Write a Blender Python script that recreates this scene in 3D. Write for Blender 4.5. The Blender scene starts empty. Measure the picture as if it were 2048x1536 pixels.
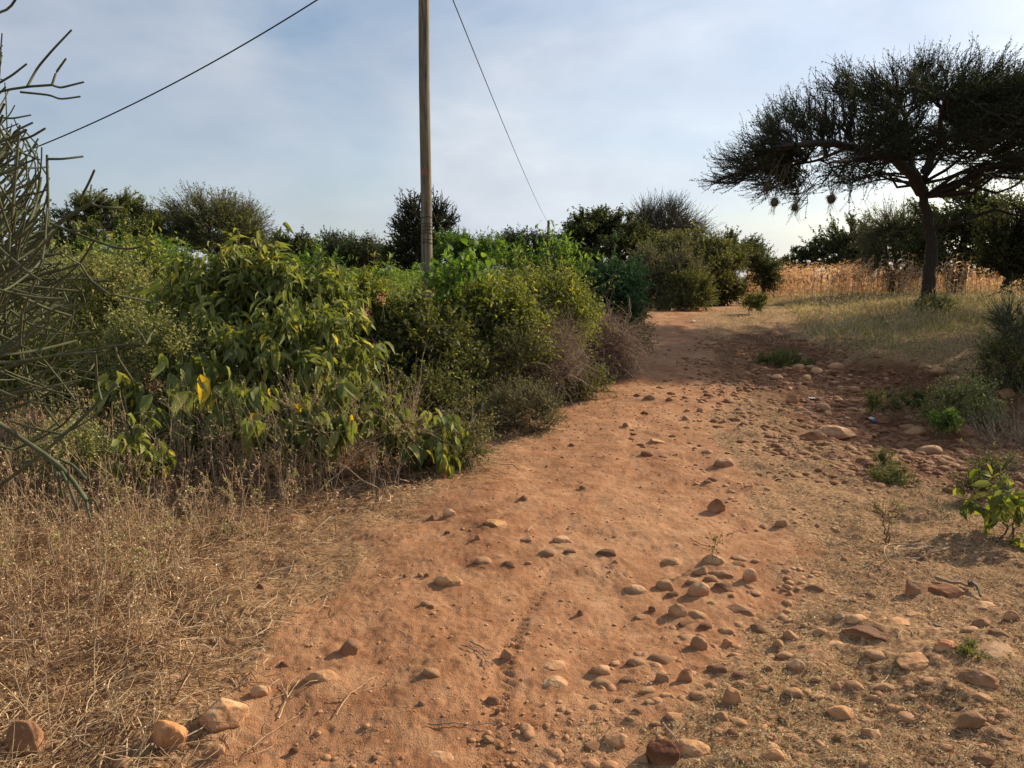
import bpy, bmesh, math
import numpy as np
from math import radians, sin, cos, tan, pi

# ------------------------------------------------------------------ camera, sky, sun, exposure
sc = bpy.context.scene
FPX, PITCH, CAMZ = 1500.0, radians(8.1), 1.6
SUN_AZ, SUN_EL = radians(57), radians(28)
EXPOSURE = 0.56
SKY_STRENGTH, SUN_STRENGTH = 0.088, 5.0

cam_d = bpy.data.cameras.new("camera"); cam = bpy.data.objects.new("camera", cam_d)
sc.collection.objects.link(cam); sc.camera = cam
cam.location = (0, 0, CAMZ); cam.rotation_euler = (pi/2 - PITCH, 0, 0)
cam_d.sensor_width = 36; cam_d.lens = FPX/2048*36; cam_d.clip_end = 5000; cam_d.clip_start = 0.05

sun_d = bpy.data.lights.new("sun", 'SUN'); sun = bpy.data.objects.new("sun", sun_d)
sc.collection.objects.link(sun)
sun_d.energy = SUN_STRENGTH; sun_d.angle = radians(0.6); sun_d.color = (1.0, 0.82, 0.58)
sun.rotation_euler = (pi/2 - SUN_EL, 0, pi - SUN_AZ)   # light comes from azimuth SUN_AZ, clockwise from +Y

wd = bpy.data.worlds.new("World"); sc.world = wd; wd.use_nodes = True
nt = wd.node_tree; nt.nodes.clear()
N = nt.nodes.new; Lk = nt.links.new
out = N('ShaderNodeOutputWorld'); bg = N('ShaderNodeBackground'); Lk(bg.outputs[0], out.inputs[0])
bg.inputs[1].default_value = SKY_STRENGTH
sky = N('ShaderNodeTexSky'); sky.sky_type = 'NISHITA'; sky.sun_disc = False
sky.sun_elevation = SUN_EL; sky.sun_rotation = SUN_AZ
sky.air_density = 1.0; sky.dust_density = 1.2; sky.ozone_density = 1.2
tc = N('ShaderNodeTexCoord')
mp = N('ShaderNodeMapping'); mp.inputs['Scale'].default_value = (1.0, 1.0, 2.6); mp.inputs['Rotation'].default_value = (0.25, 0.5, 0.6)
Lk(tc.outputs['Generated'], mp.inputs[0])
n1 = N('ShaderNodeTexNoise'); n1.inputs['Scale'].default_value = 2.1; n1.inputs['Detail'].default_value = 5; n1.inputs['Roughness'].default_value = 0.5; n1.inputs['Distortion'].default_value = 0.5
Lk(mp.outputs[0], n1.inputs['Vector'])
r1 = N('ShaderNodeValToRGB'); r1.color_ramp.elements[0].position = 0.34; r1.color_ramp.elements[1].position = 0.66
r1.color_ramp.elements[0].color = (0.10, 0.10, 0.10, 1); r1.color_ramp.elements[1].color = (0.97, 0.97, 0.97, 1)
Lk(n1.outputs['Fac'], r1.inputs[0])
mp2 = N('ShaderNodeMapping'); mp2.inputs['Scale'].default_value = (1.0, 1.0, 2.0); mp2.inputs['Location'].default_value = (3.1, 0.4, 1.7)
Lk(tc.outputs['Generated'], mp2.inputs[0])
n2 = N('ShaderNodeTexNoise'); n2.inputs['Scale'].default_value = 3.3; n2.inputs['Detail'].default_value = 6; n2.inputs['Roughness'].default_value = 0.55
Lk(mp2.outputs[0], n2.inputs['Vector'])
r2 = N('ShaderNodeValToRGB'); r2.color_ramp.elements[0].position = 0.3; r2.color_ramp.elements[1].position = 0.75
r2.color_ramp.elements[0].color = (3.75, 4.3, 5.25, 1); r2.color_ramp.elements[1].color = (6.6, 6.95, 7.4, 1)
Lk(n2.outputs['Fac'], r2.inputs[0])
# thin cloud glows more towards the sun
dt = N('ShaderNodeVectorMath'); dt.operation = 'DOT_PRODUCT'
Lk(tc.outputs['Generated'], dt.inputs[0]); dt.inputs[1].default_value = (sin(SUN_AZ)*cos(SUN_EL), cos(SUN_AZ)*cos(SUN_EL), sin(SUN_EL))
mr = N('ShaderNodeMapRange'); mr.inputs[1].default_value = 0.45; mr.inputs[2].default_value = 1.0; mr.inputs[3].default_value = 0.9; mr.inputs[4].default_value = 1.45
mr.clamp = True; Lk(dt.outputs['Value'], mr.inputs[0])
vm = N('ShaderNodeVectorMath'); vm.operation = 'SCALE'; Lk(r2.outputs[0], vm.inputs[0]); Lk(mr.outputs[0], vm.inputs['Scale'])
mx = N('ShaderNodeMix'); mx.data_type = 'RGBA'
Lk(r1.outputs[0], mx.inputs['Factor']); Lk(sky.outputs[0], mx.inputs[6]); Lk(vm.outputs[0], mx.inputs[7])
Lk(mx.outputs[2], bg.inputs[0])

sc.view_settings.view_transform = 'Standard'; sc.view_settings.look = 'None'
sc.view_settings.gamma = 1.0; sc.view_settings.exposure = EXPOSURE; sc.view_settings.use_curve_mapping = False
sc.render.engine = 'CYCLES'
sc.cycles.max_bounces = 7; sc.cycles.diffuse_bounces = 4; sc.cycles.transmission_bounces = 4; sc.cycles.glossy_bounces = 2
sc.cycles.sample_clamp_indirect = 6

# ------------------------------------------------------------------ numpy helpers
RNG = np.random.default_rng(11)
def U(a, b, *s): return RNG.uniform(a, b, s if s else None)
def nrm(v): return v/np.maximum(np.linalg.norm(v, axis=-1, keepdims=True), 1e-9)
def rdir(n): return nrm(RNG.normal(size=(n, 3)))
def sstep(a, b, x):
    t = np.clip((x-a)/(b-a), 0, 1); return t*t*(3-2*t)
_PG = np.random.default_rng(5).normal(size=(256, 2)); _PG /= np.linalg.norm(_PG, axis=1)[:, None]
_PP = np.tile(np.random.default_rng(6).permutation(256), 3)
def perlin(x, y):
    x = np.asarray(x, float); y = np.asarray(y, float)
    xi = np.floor(x).astype(np.int64); yi = np.floor(y).astype(np.int64)
    xf = x-xi; yf = y-yi; u = xf*xf*xf*(xf*(xf*6-15)+10); v = yf*yf*yf*(yf*(yf*6-15)+10)
    def g(i, j):
        h = _PP[_PP[(xi+i) & 255] + ((yi+j) & 255)]; gr = _PG[h]
        return gr[..., 0]*(xf-i) + gr[..., 1]*(yf-j)
    a = g(0, 0); b = g(1, 0); c = g(0, 1); d = g(1, 1)
    return (a + u*(b-a) + v*((c+u*(d-c))-(a+u*(b-a))))*1.5
def fbm(x, y, o=4, f=1.0, r=0.5, lac=2.03):
    s = 0; a = 1.0
    for k in range(o):
        s = s + a*perlin(x*f+17.3*k, y*f-9.1*k); a *= r; f *= lac
    return s
def perlin3(p):   # cheap 3d noise from three planes
    return (perlin(p[..., 0]+p[..., 2]*.7, p[..., 1]-p[..., 2]*.4) + perlin(p[..., 1]+31.1+p[..., 0]*.5, p[..., 2]+7.7) + perlin(p[..., 2]-11.3, p[..., 0]+3.1-p[..., 1]*.6))/1.8

# ------------------------------------------------------------------ terrain
def ip(y, *pts):
    a = np.array(pts); return np.interp(y, a[:, 0], a[:, 1])
def xpath(y): return ip(y, (-5, -1.0), (0, -.6), (2.3, -.32), (3.2, -.05), (3.7, .25), (4.3, .36), (5.5, .70), (7, .98), (9.8, 1.9), (13, 3.05), (16, 3.8), (20, 4.6), (26, 7.0), (34, 10.4), (45, 14), (60, 18), (90, 22))
def wpath(y): return ip(y, (-5, .6), (2.3, .62), (3.2, .98), (3.7, 1.2), (4.3, 1.38), (5.5, 1.2), (7, 1.0), (10, .9), (13, .85), (16, .95), (20, 1.15), (27, .8), (90, .8))
def xgully(y): return ip(y, (0, 3.4), (5, 4.3), (7, 4.7), (10, 4.9), (13, 4.9), (16, 5.4), (20, 6.8), (30, 10))
def gully_w(y): return ip(y, (0, 1.0), (6, 1.5), (10, 1.3), (13, .8), (16, .5), (18, .3))
def macro(x, y):
    B = ip(y, (-20, 0), (8, 0), (11, .05), (14, .18), (20, .48), (22.5, .56), (26, .50), (32, .45), (50, .6), (100, .9), (3000, 3))
    xg = xgully(y); xp = xpath(y)
    Zr = ip(y, (-20, .2), (0, .3), (8, .5), (14, .72), (20, .87), (30, .85), (40, .75), (80, 1.1), (3000, 3))
    s = sstep(xg+.9, xg+5.5, x)
    z = B*(1-s) + Zr*s
    bank = ip(y, (0, 0), (7, .1), (9, .25), (12, .25), (16, .1), (18, 0))
    z = z + bank*sstep(xg+.8, xg+1.25, x)*(1-sstep(xg+2.5, xg+5, x))
    g = ip(y, (0, 0), (3.5, .03), (6, .14), (8, .24), (11, .26), (14, .16), (18, 0))
    z = z - g*np.exp(-((x-xg)/(gully_w(y)+.15))**2)
    Zl = ip(y, (-20, 0), (0, 0), (6, .12), (9, .35), (12, .6), (20, 1.22), (30, 1.45), (60, 1.7), (100, 1.9), (3000, 3))
    t = sstep(wpath(y)+.9, wpath(y)+5.5, xp-x)
    z = z*(1-t) + Zl*t
    return z
def path_u(x, y): return (x-xpath(y))/wpath(y)
def bare(x, y):   # 1 on the trodden dirt
    u = path_u(x, y) + .28*fbm(x, y, 3, .9)
    return 1-sstep(.78, 1.3, np.abs(u))
def xedge(y): return ip(y, (1, .3), (2, .28), (2.3, .33), (2.6, .55), (3.2, 1.0), (3.7, 1.5), (4.3, 1.75), (6, 2.2))
def tyre(x, y, off, seed, amp=1.):
    c = ip(y, (1, -.2), (2, -.08), (2.3, -.04), (3.3, .12), (4.3, .32), (5, .55), (6.5, .92), (8, 1.4), (10, 2.0), (13, 3.1), (30, 9)) + off + .06*np.sin(y*1.1+seed) + .03*np.sin(y*2.7+seed*2)
    d = x-c; w = .045
    m = np.exp(-(d/w)**4)
    lugs = np.sin(2*pi*(y*23 + np.abs(d)*15))
    fade = sstep(-.35, .1, fbm(x*.9+seed*5, y*.9, 2, 1.0))
    return m*fade*amp*(-.006 + .0042*lugs)
def gz(x, y):
    x = np.asarray(x, float); y = np.asarray(y, float)
    z = macro(x, y)
    near = np.clip(12/np.maximum(np.hypot(x, y), 1), .0, 1)
    z = z + .045*fbm(x+3, y, 3, .55)
    b = bare(x, y)
    z = z + (.016 + .016*(1-b))*fbm(x, y+8, 4, 2.6)*np.minimum(1, near+.3)
    gm = np.exp(-((x-xgully(y))/(gully_w(y)+.4))**2)*sstep(3, 6, y)*(1-sstep(16, 19, y))
    z = z + gm*.03*fbm(x, y, 3, 4.3)
    rid = 1-np.abs(fbm(x*1.0, y*1.25, 3, 9.0))
    z = z + near*(.005*rid*(.4+.6*b) + .0065*fbm(x+5, y, 2, 13.0)*sstep(-.2, .6, fbm(x, y+3, 2, 1.1)+.5*(1-b)) + .0045*fbm(x, y, 2, 31.0))
    return z
def gz_fine(x, y):
    z = gz(x, y)
    for off, sd, am in ((0, 1.3, 1.), (-.12, 4.1, .7), (.14, 2.2, .6), (-.5, 6.0, .35), (.42, 8.3, .35)):
        z = z + tyre(x, y, off, sd, am)
    return z
def ray(px, py):
    a = (px-1024)/FPX; b = (768-py)/FPX
    return np.array([a, cos(PITCH)+b*sin(PITCH), -sin(PITCH)+b*cos(PITCH)])
def at(px, py, D):
    d = ray(px, py); return d/d[1]*D + np.array([0, 0, CAMZ])
_T = np.geomspace(1.2, 120, 2600)
def hit(px, py):
    d = ray(px, py); d = d/d[1]
    P = _T[:, None]*d + np.array([0, 0, CAMZ])
    zz = gz(P[:, 0], P[:, 1]); i = np.argmax(P[:, 2] < zz)
    if i == 0: i = len(_T)-1
    return P[i, 0], P[i, 1], zz[i]
def onground(px, D):
    x = (px-1024)/FPX*D/(cos(PITCH)); x = at(px, 600, D)[0]
    return np.array([x, D, float(gz(x, D))])

# ------------------------------------------------------------------ mesh helpers
class MB:
    def __init__(s): s.V = []; s.F = []; s.M = []; s.n = 0
    def add(s, V, F, mi=0):
        V = np.asarray(V, np.float32).reshape(-1, 3); F = np.asarray(F, np.int64)
        if len(V) == 0 or len(F) == 0: return s
        s.V.append(V); s.F.append(F+s.n); s.M.append(np.full(len(F), mi, np.int32)); s.n += len(V); return s
    def mesh(s, name, mats, smooth=True):
        me = bpy.data.meshes.new(name)
        V = np.concatenate(s.V); me.vertices.add(len(V)); me.vertices.foreach_set('co', V.ravel())
        loops = np.concatenate([f.ravel() for f in s.F]).astype(np.int32)
        tot = np.concatenate([np.full(len(f), f.shape[1], np.int32) for f in s.F])
        st = np.concatenate([[0], np.cumsum(tot)[:-1]]).astype(np.int32)
        me.loops.add(len(loops)); me.loops.foreach_set('vertex_index', loops)
        me.polygons.add(len(tot)); me.polygons.foreach_set('loop_start', st)
        try: me.polygons.foreach_set('loop_total', tot)
        except Exception: pass
        for m in mats: me.materials.append(m)
        me.polygons.foreach_set('material_index', np.concatenate(s.M))
        me.polygons.foreach_set('use_smooth', np.full(len(tot), smooth))
        me.update(calc_edges=True); return me
def link(name, data, parent=None, label=None, cat=None, group=None, kind=None, loc=None):
    o = bpy.data.objects.new(name, data); sc.collection.objects.link(o)
    if loc is not None: o.location = [float(v) for v in loc]
    if parent is not None:
        o.parent = parent
    if label: o['label'] = label
    if cat: o['category'] = cat
    if group: o['group'] = group
    if kind: o['kind'] = kind
    return o
def frames(T):
    up = np.where(np.abs(T[..., 2:3]) > .9, np.array([1., 0, 0]), np.array([0, 0, 1.]))
    A = nrm(np.cross(T, up)); return A, np.cross(T, A)
def tubes(P, R, sides=5):
    P = np.asarray(P, float); R = np.asarray(R, float)
    if P.ndim == 2: P = P[None]; R = R[None]
    n, k, _ = P.shape
    if n == 0: return np.zeros((0, 3)), np.zeros((0, 4), int)
    T = np.empty_like(P); T[:, 1:-1] = P[:, 2:]-P[:, :-2]; T[:, 0] = P[:, 1]-P[:, 0]; T[:, -1] = P[:, -1]-P[:, -2]
    T = nrm(T); A, B = frames(T)
    th = np.arange(sides)*2*pi/sides
    V = P[:, :, None] + R[:, :, None, None]*(A[:, :, None]*np.cos(th)[:, None] + B[:, :, None]*np.sin(th)[:, None])
    i = np.arange(n)[:, None, None]*k*sides + np.arange(k-1)[None, :, None]*sides
    j = np.arange(sides)[None, None]; j2 = (j+1) % sides
    F = np.stack([i+j, i+j2, i+sides+j2, i+sides+j], -1).reshape(-1, 4)
    return V.reshape(-1, 3), F
TM = {
 'quad': (np.array([[0, 0, 0], [.45, .5, .08], [1, 0, -.05], [.45, -.5, .08]]), np.array([[0, 1, 2, 3]])),
 'leaf': (np.array([[0, 0, 0], [.35, 0, 0], [.7, 0, -.07], [1, 0, -.2], [.22, .42, .08], [.6, .42, .03], [.22, -.42, .08], [.6, -.42, .03]]),
          np.array([[0, 1, 4], [1, 5, 4], [1, 2, 5], [2, 3, 5], [0, 6, 1], [1, 6, 7], [1, 7, 2], [2, 7, 3]])),
}
def leaves(P, D, L, W, tm='quad', up=.5):
    n = len(P); t, f = TM[tm]; D = nrm(D)
    Nn = rdir(n); Nn[:, 2] = np.abs(Nn[:, 2])+up; S = nrm(np.cross(D, Nn)); Nn = np.cross(S, D)*-1
    Nn = np.where(Nn[:, 2:3] < 0, -Nn, Nn)
    L = np.broadcast_to(L, n); W = np.broadcast_to(W, n)
    V = P[:, None] + D[:, None]*(t[:, 0][None, :, None]*L[:, None, None]) + S[:, None]*(t[:, 1][None, :, None]*W[:, None, None]) + Nn[:, None]*(t[:, 2][None, :, None]*(L*U(.2, 2.6, n))[:, None, None])
    F = (np.arange(n)*len(t))[:, None, None] + f[None]
    return V.reshape(-1, 3), F.reshape(-1, f.shape[1])
def curves(S, D, L, K=5, wig=.1, trop=(0, 0, 0)):
    P = [S]; D = nrm(D); L = np.broadcast_to(L, len(S))[:, None]; tr = np.asarray(trop, float)
    for k in range(K-1):
        P.append(P[-1]+D*L/(K-1)); D = nrm(D + RNG.normal(size=D.shape)*wig + tr)
    return np.stack(P, 1)
def sample(C, i, t):
    K = C.shape[1]; u = np.clip(t*(K-1), 0, K-1.001); a = u.astype(int); f = (u-a)[:, None]
    return C[i, a]*(1-f)+C[i, a+1]*f, nrm(C[i, a+1]-C[i, a])
def bez(A, B, C, K):
    t = np.linspace(0, 1, K)[None, :, None]
    return A[:, None]*(1-t)**2 + B[:, None]*2*t*(1-t) + C[:, None]*t*t
def blades(P, D, L, W, bend=.3, K=4):
    n = len(P); D = nrm(D); L = np.broadcast_to(L, n)[:, None, None]; W = np.broadcast_to(W, n)[:, None, None]
    t = np.linspace(0, 1, K)[None, :, None]; S = nrm(np.cross(D, rdir(n)))[:, None]
    bend = np.broadcast_to(bend, n)[:, None, None]
    C = P[:, None] + D[:, None]*t*L - np.array([0, 0, 1.])*bend*L*t*t
    w = W*(1-.85*t)
    V = np.stack([C-S*w/2, C+S*w/2], 2)
    i = np.arange(n)[:, None]*K*2 + np.arange(K-1)[None]*2
    F = np.stack([i, i+1, i+3, i+2], -1).reshape(-1, 4)
    return V.reshape(-1, 3), F

# ------------------------------------------------------------------ materials
def newmat(name):
    m = bpy.data.materials.new(name); m.use_nodes = True; t = m.node_tree; t.nodes.clear()
    o = t.nodes.new('ShaderNodeOutputMaterial'); return m, t, t.nodes.new, t.links.new, o
def ramp(t, pts, interp='LINEAR'):
    r = t.nodes.new('ShaderNodeValToRGB'); e = r.color_ramp.elements; r.color_ramp.interpolation = interp
    while len(e) < len(pts): e.new(.5)
    for k, (p, c) in enumerate(pts): e[k].position = p; e[k].color = (*c, 1)
    return r
def leafmat(name, pts, trans=.35, noise=1.2, amp=.5, rough=.55, gloss=.02, tint=(1.25, 1.25, .55)):
    m, t, n, l, o = newmat(name)
    g = n('ShaderNodeNewGeometry'); ps = n('ShaderNodeTexNoise'); ps.inputs['Scale'].default_value = noise; ps.inputs['Detail'].default_value = 3
    co = n('ShaderNodeTexCoord'); l(co.outputs['Object'], ps.inputs['Vector'])
    a = n('ShaderNodeMath'); a.operation = 'MULTIPLY_ADD'; a.inputs[1].default_value = amp*2; a.inputs[2].default_value = -amp
    l(ps.outputs['Fac'], a.inputs[0])
    b = n('ShaderNodeMath'); b.operation = 'ADD'; l(g.outputs['Random Per Island'], b.inputs[0]); l(a.outputs[0], b.inputs[1])
    r = ramp(t, pts); l(b.outputs[0], r.inputs[0])
    d = n('ShaderNodeBsdfDiffuse'); l(r.outputs[0], d.inputs[0])
    tr = n('ShaderNodeBsdfTranslucent'); mc = n('ShaderNodeMix'); mc.data_type = 'RGBA'; mc.blend_type = 'MULTIPLY'; mc.inputs['Factor'].default_value = 1
    l(r.outputs[0], mc.inputs[6]); mc.inputs[7].default_value = (*tint, 1); l(mc.outputs[2], tr.inputs[0])
    mi = n('ShaderNodeMixShader'); mi.inputs[0].default_value = trans; l(d.outputs[0], mi.inputs[1]); l(tr.outputs[0], mi.inputs[2])
    gl = n('ShaderNodeBsdfGlossy'); gl.inputs['Roughness'].default_value = rough; gl.inputs[0].default_value = (.8, .8, .8, 1)
    m2 = n('ShaderNodeMixShader'); m2.inputs[0].default_value = gloss; l(mi.outputs[0], m2.inputs[1]); l(gl.outputs[0], m2.inputs[2])
    l(m2.outputs[0], o.inputs[0]); return m
def barkmat(name, c1, c2, scale=8, stretch=6, bump=.3, bd=.02):
    m, t, n, l, o = newmat(name)
    co = n('ShaderNodeTexCoord'); mp = n('ShaderNodeMapping'); mp.inputs['Scale'].default_value = (stretch, stretch, 1); l(co.outputs['Object'], mp.inputs[0])
    ns = n('ShaderNodeTexNoise'); ns.inputs['Scale'].default_value = scale; ns.inputs['Detail'].default_value = 6; ns.inputs['Roughness'].default_value = .65; l(mp.outputs[0], ns.inputs['Vector'])
    r = ramp(t, [(.3, c1), (.7, c2)]); l(ns.outputs['Fac'], r.inputs[0])
    p = n('ShaderNodeBsdfPrincipled'); p.inputs['Roughness'].default_value = .85; l(r.outputs[0], p.inputs['Base Color'])
    b = n('ShaderNodeBump'); b.inputs['Strength'].default_value = bump; b.inputs['Distance'].default_value = bd; l(ns.outputs['Fac'], b.inputs['Height']); l(b.outputs[0], p.inputs['Normal'])
    l(p.outputs[0], o.inputs[0]); return m
# ------------------------------------------------------------------ palette
G = {}
G['dark']   = leafmat('leaf_dark', [(0, (.06, .072, .022)), (.5, (.12, .135, .04)), (1, (.22, .22, .07))])
G['tree'] = leafmat('leaf_tree', [(0, (.035, .046, .019)), (.5, (.075, .09, .035)), (1, (.14, .15, .06))])
G['acacia'] = leafmat('leaf_acacia', [(0, (.018, .030, .012)), (.5, (.035, .055, .02)), (1, (.065, .085, .03))], trans=.22)
G['acacia_olive'] = leafmat('leaf_acacia_olive', [(0, (.06, .075, .02)), (.5, (.14, .16, .038)), (1, (.24, .26, .07))], trans=.35)  # paler olive leaf colour for some of the farther trees
G['olive']  = leafmat('leaf_olive', [(0, (.075, .09, .028)), (.5, (.15, .165, .048)), (1, (.26, .25, .085))])
G['yellowgreen'] = leafmat('leaf_yellow_green', [(0, (.085, .115, .022)), (.5, (.18, .215, .042)), (.92, (.30, .31, .07)), (1, (.46, .38, .07))], trans=.45)
G['broad']  = leafmat('leaf_broad', [(0, (.085, .115, .032)), (.45, (.17, .205, .055)), (.85, (.28, .30, .09)), (.978, (.32, .31, .08)), (.988, (.62, .44, .03)), (1, (.75, .50, .04))], trans=.42, rough=.6, noise=3, amp=.05)
G['bright'] = leafmat('leaf_bright', [(0, (.045, .10, .018)), (.5, (.10, .18, .032)), (1, (.19, .29, .055))], trans=.45)
G['bluegreen'] = leafmat('leaf_blue_green', [(0, (.03, .065, .03)), (.5, (.06, .125, .05)), (1, (.11, .20, .07))], trans=.3, tint=(1.1, 1.3, .7))
G['pale']   = leafmat('leaf_pale', [(0, (.17, .18, .065)), (.5, (.34, .32, .13)), (1, (.50, .46, .23))], trans=.4, tint=(1.1, 1.05, .7))
G['herb']   = leafmat('leaf_herb_pale', [(0, (.20, .22, .07)), (.5, (.36, .37, .13)), (1, (.52, .50, .22))], trans=.45, tint=(1.1, 1.1, .7))
G['grey']   = leafmat('leaf_grey', [(0, (0.087, 0.091, 0.042)), (.5, (0.160, 0.154, 0.072)), (1, (0.261, 0.238, 0.120))], trans=.3, tint=(1.1, 1.1, .8))
G['dead']   = leafmat('dead_leaf', [(0, (.12, .075, .055)), (.5, (.25, .165, .12)), (1, (.40, .29, .21))], trans=.25, tint=(1.1, .95, .8))
G['straw']  = leafmat('straw', [(0, (.26, .16, .085)), (.5, (.50, .35, .20)), (1, (.72, .57, .38))], trans=.3, noise=2.0, amp=.35, tint=(1.1, 1.0, .75))
G['strawred'] = leafmat('straw_reddish', [(0, (.17, .085, .05)), (.5, (.39, .25, .145)), (1, (.62, .47, .31))], trans=.3, noise=1.6, amp=.4, tint=(1.1, .95, .75))
G['slope']  = leafmat('slope_grass', [(0, (.15, .135, .065)), (.35, (.30, .245, .135)), (.7, (.48, .39, .24)), (1, (.62, .53, .36))], trans=.4, noise=.45, amp=.9, tint=(1.1, 1.05, .7))
G['slopegreen'] = leafmat('slope_herb', [(0, (.08, .105, .035)), (.5, (.15, .18, .06)), (1, (.26, .27, .11))], trans=.4, noise=.6, amp=.6)
G['maize']  = leafmat('maize_dry', [(0, (.42, .27, .14)), (.5, (.62, .44, .26)), (1, (.78, .63, .44))], trans=.45, noise=.3, amp=.4, tint=(1.15, .95, .7))
G['mat']    = leafmat('ground_mat', [(0, (.16, .105, .058)), (.4, (.34, .26, .15)), (.8, (.54, .44, .29)), (1, (.22, .24, .10))], trans=.2, noise=1.5, amp=.5, tint=(1.1, 1, .8))
B = {}
B['acacia'] = barkmat('bark_acacia', (.014, .010, .007), (.055, .040, .028), 5, 5, .9, .05)
B['dark']   = barkmat('bark_dark', (.03, .024, .018), (.10, .08, .06))
B['stem']   = barkmat('stem_brown', (.06, .045, .025), (.17, .14, .085), 20, 3)
B['green']  = barkmat('stem_green', (.07, .08, .03), (.15, .15, .07), 20, 3)
B['dead']   = barkmat('dead_branch', (.13, .085, .06), (.38, .275, .20), 20, 3)
B['twiggrey'] = barkmat('twig_grey', (.06, .05, .04), (.17, .15, .12), 20, 3)
B['strawstem'] = barkmat('straw_stem', (.26, .17, .09), (.52, .39, .24), 12, 2)
B['reddish'] = barkmat('reddish_stem', (.09, .035, .02), (.2, .09, .05), 12, 2)
B['pencil'] = barkmat('pencil_stem', (.035, .042, .018), (.10, .112, .052), 14, 2, .15, .003)

# ------------------------------------------------------------------ ground sheet and track
def ground_material():
    m, t, n, l, o = newmat('soil')
    at_ = {}
    for k in ('bare', 'mat', 'dark_soil', 'field'):
        a = n('ShaderNodeAttribute'); a.attribute_name = k; at_[k] = a.outputs['Fac']
    co = n('ShaderNodeTexCoord')
    def noise(s, d, r=.6, off=(0, 0, 0), st=(1, 1, 1)):
        mp = n('ShaderNodeMapping'); mp.inputs['Location'].default_value = off; mp.inputs['Scale'].default_value = st; l(co.outputs['Object'], mp.inputs[0])
        q = n('ShaderNodeTexNoise'); q.inputs['Scale'].default_value = s; q.inputs['Detail'].default_value = d; q.inputs['Roughness'].default_value = r; l(mp.outputs[0], q.inputs['Vector']); return q.outputs['Fac']
    def mix(f, a, b, bt='MIX'):
        x = n('ShaderNodeMix'); x.data_type = 'RGBA'; x.blend_type = bt
        if isinstance(f, float): x.inputs['Factor'].default_value = f
        else: l(f, x.inputs['Factor'])
        for v, i in ((a, 6), (b, 7)):
            if isinstance(v, tuple): x.inputs[i].default_value = (*v, 1)
            else: l(v, x.inputs[i])
        return x.outputs[2]
    def rr(f, pts):
        r = ramp(t, pts); l(f, r.inputs[0]); return r.outputs[0]
    big = noise(.9, 4); mid = noise(6, 6, .65, (3, 1, 0)); fine = noise(45, 6, .7, (1, 4, 0)); vf = noise(160, 3, .6, (7, 4, 0))
    big = noise(1.0, 4, .6, (2, 5, 0), (1.7, .55, 1))
    dirt = rr(big, [(.34, (.20, .086, .040)), (.5, (.34, .168, .084)), (.66, (.48, .285, .16))])
    dirt = mix(.55, dirt, rr(mid, [(.3, (.18, .078, .037)), (.48, (.34, .170, .086)), (.70, (.50, .30, .17))]))
    dirt = mix(.5, dirt, rr(fine, [(.25, (.45, .45, .45)), (.5, (.95, .95, .95)), (.75, (1.35, 1.32, 1.3))]), 'MULTIPLY')
    litter = rr(fine, [(.30, (.10, .048, .025)), (.44, (.20, .105, .052)), (.56, (.34, .21, .11)), (.72, (.52, .38, .23))])
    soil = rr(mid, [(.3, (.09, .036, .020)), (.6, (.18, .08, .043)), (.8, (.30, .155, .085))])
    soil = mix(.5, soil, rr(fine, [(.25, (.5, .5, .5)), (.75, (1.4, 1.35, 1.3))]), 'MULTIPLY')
    field = rr(mid, [(.3, (.10, .075, .03)), (.7, (.20, .16, .075))])
    def brk(a, amp=1.7):   # noise-broken mask
        s = n('ShaderNodeMath'); s.operation = 'MULTIPLY_ADD'; s.inputs[1].default_value = amp; s.inputs[2].default_value = -amp/2
        mm = n('ShaderNodeMix'); mm.data_type = 'FLOAT'; mm.inputs[0].default_value = .5; l(mid, mm.inputs[2]); l(fine, mm.inputs[3]); l(mm.outputs[0], s.inputs[0]); s2 = n('ShaderNodeMath'); s2.operation = 'ADD'; l(s.outputs[0], s2.inputs[0]); l(a, s2.inputs[1])
        q = n('ShaderNodeMapRange'); q.inputs[1].default_value = .3; q.inputs[2].default_value = .7; l(s2.outputs[0], q.inputs[0]); return q.outputs[0]
    c = mix(brk(at_['mat']), dirt, litter)
    c = mix(brk(at_['field']), c, field)
    c = mix(brk(at_['dark_soil']), c, soil)
    p = n('ShaderNodeBsdfPrincipled'); p.inputs['Roughness'].default_value = .95; p.inputs['Specular IOR Level'].default_value = .15; l(c, p.inputs['Base Color'])
    s = n('ShaderNodeMath'); s.operation = 'MULTIPLY_ADD'; l(fine, s.inputs[0]); s.inputs[1].default_value = .8
    l(vf, s.inputs[2])
    b = n('ShaderNodeBump'); b.inputs['Strength'].default_value = .7; b.inputs['Distance'].default_value = .014; l(s.outputs[0], b.inputs['Height']); l(b.outputs[0], p.inputs['Normal'])
    l(p.outputs[0], o.inputs[0]); return m
SOIL = ground_material()
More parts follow.
